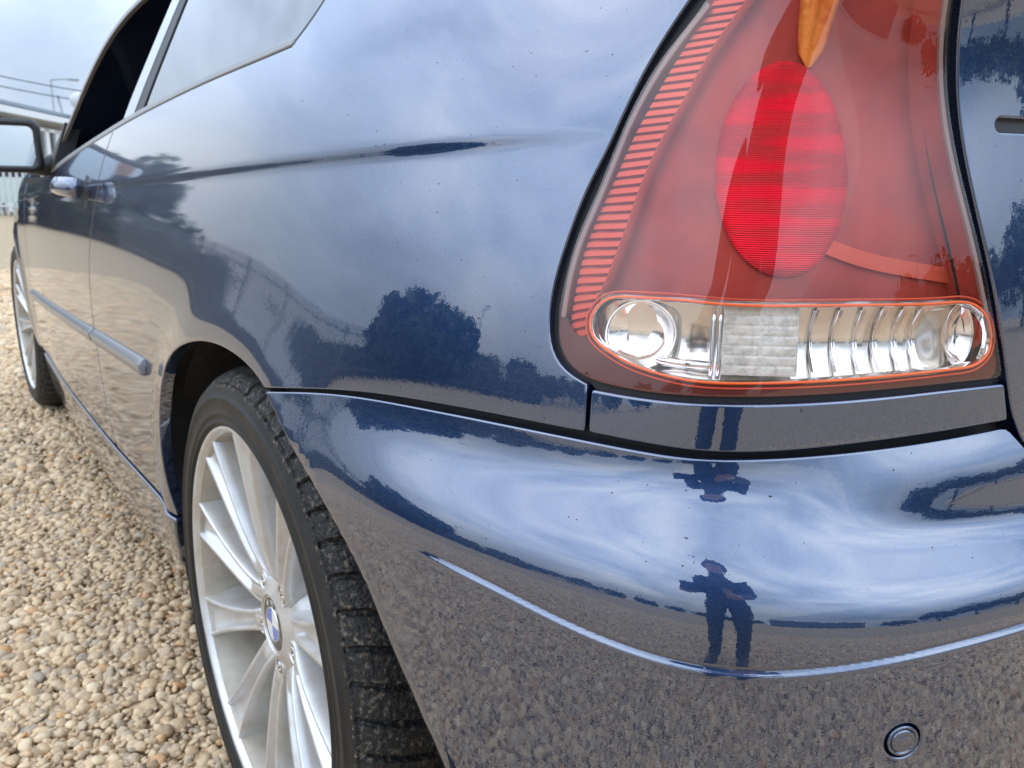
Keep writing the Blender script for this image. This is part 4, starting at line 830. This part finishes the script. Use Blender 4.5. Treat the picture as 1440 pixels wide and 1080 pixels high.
# ================================================================ PHOTOGRAPHER (mirrored in the bumper)
PX = CAMPOS-h_*.72; PX[2] = 0
PERSON = empty('person', tuple(PX), 'person in dark jacket and trousers standing behind the car holding a phone', 'person'); PERSON.rotation_euler = (0, 0, YAW)
def skin(name, verts, edges, radii, m, root=0, sub=1):
    me = bpy.data.meshes.new(name); me.from_pydata(verts, edges, []); o = bpy.data.objects.new(name, me); COL.objects.link(o)
    md = o.modifiers.new('skin', 'SKIN'); md.use_smooth_shade = True; lay = me.skin_vertices[0] if me.skin_vertices else None
    for i, r in enumerate(radii): me.skin_vertices[0].data[i].radius = (r, r) if np.isscalar(r) else r
    me.skin_vertices[0].data[root].use_root = True
    s = o.modifiers.new('sub', 'SUBSURF'); s.levels = s.render_levels = sub
    dg = bpy.context.evaluated_depsgraph_get(); mm_ = bpy.data.meshes.new_from_object(o.evaluated_get(dg)); bpy.data.objects.remove(o)
    q = bpy.data.objects.new(name, mm_); COL.objects.link(q); mm_.materials.append(m); q.parent = PERSON; return q
JKT = mat('dark_jacket', (.025,.027,.032), .8); SKN = mat('skin', (.45,.28,.21), .55); TRS = mat('dark_trousers', (.03,.033,.045), .85); HAIR = mat('dark_hair', (.03,.02,.015), .6); SHOE = mat('black_shoes', (.02,.02,.02), .5)
# x forward (towards the car), y left
bv = [(-.02,0,.96),(0,0,1.12),(.02,0,1.30),(.02,0,1.44),(.03,0,1.53),(.06,0,1.62),(.07,0,1.70),(.065,0,1.755),
      (.01,.17,1.42),(.06,.18,1.12),(.40,.13,.95),(.55,.11,.865),(.62,.09,.845),
      (.01,-.17,1.42),(.06,-.18,1.12),(.40,-.13,.95),(.55,-.11,.865),(.62,-.09,.845),
      (-.02,.085,.90),(.01,.095,.52),(-.02,.10,.10),(.02,.10,.05),(.17,.115,.035),
      (-.02,-.085,.90),(.01,-.095,.52),(-.02,-.10,.10),(.02,-.10,.05),(.17,-.115,.035)]
be = [(0,1),(1,2),(2,3),(3,4),(4,5),(5,6),(6,7),(3,8),(8,9),(9,10),(10,11),(11,12),(3,13),(13,14),(14,15),(15,16),(16,17),(0,18),(18,19),(19,20),(20,21),(21,22),(0,23),(23,24),(24,25),(25,26),(26,27)]
br = [.125,.125,.135,.09,.055,.085,.095,.06,.075,.055,.042,.035,.03,.075,.055,.042,.035,.03,.095,.065,.045,.045,.04,.095,.065,.045,.045,.04]
body = skin('body', bv, be, br, JKT, 0, 2)
body.data.materials.append(TRS); body.data.materials.append(SKN); body.data.materials.append(SHOE)
for p in body.data.polygons:
    c = p.center; p.material_index = 3 if c.z < .09 else 2 if (c.z > 1.52 or c.x > .57) else 1 if (c.z < .93 and c.x < .14) else 0
V, F = lathe([(.112*math.sin(a)*(1 if a < 2 else .9), 0.118*math.cos(a)) for a in np.linspace(.02, 2.0, 10)], 20); hv = np.array([(x, z, y) for x, y, z in V])+(.045, 0, 1.70); mesh_obj('hair', hv, F, HAIR, PERSON)
for sy in (1, -1):
    for k, (dz, ln) in enumerate(((.028,.055),(.010,.062),(-.008,.058),(-.026,.048))):
        skin('finger', [(.625,sy*.092,.845+dz*.8),(.655,sy*.098,.85+dz),(.672,sy*.080,.85+dz),(.676,sy*(.080-.4*ln),.85+dz)], [(0,1),(1,2),(2,3)], [.010,.009,.008,.0075], SKN, 0, 1)
    skin('thumb', [(.615,sy*.085,.865),(.635,sy*.068,.878),(.650,sy*.050,.880)], [(0,1),(1,2)], [.011,.010,.009], SKN, 0, 1)
PH = MB(); PH.box((0,0,0),(.009,.156,.074)); pho = PH.build('phone', mat('phone_glass', (.01,.01,.012), .1, coat=1), None, label='black phone held level in both hands of the person', cat='phone')
pp = CAMPOS-fw_*.011; pho.matrix_world = Matrix([[fw_[i], -rt_[i], up_[i], pp[i]] for i in range(3)]+[[0,0,0,1]])
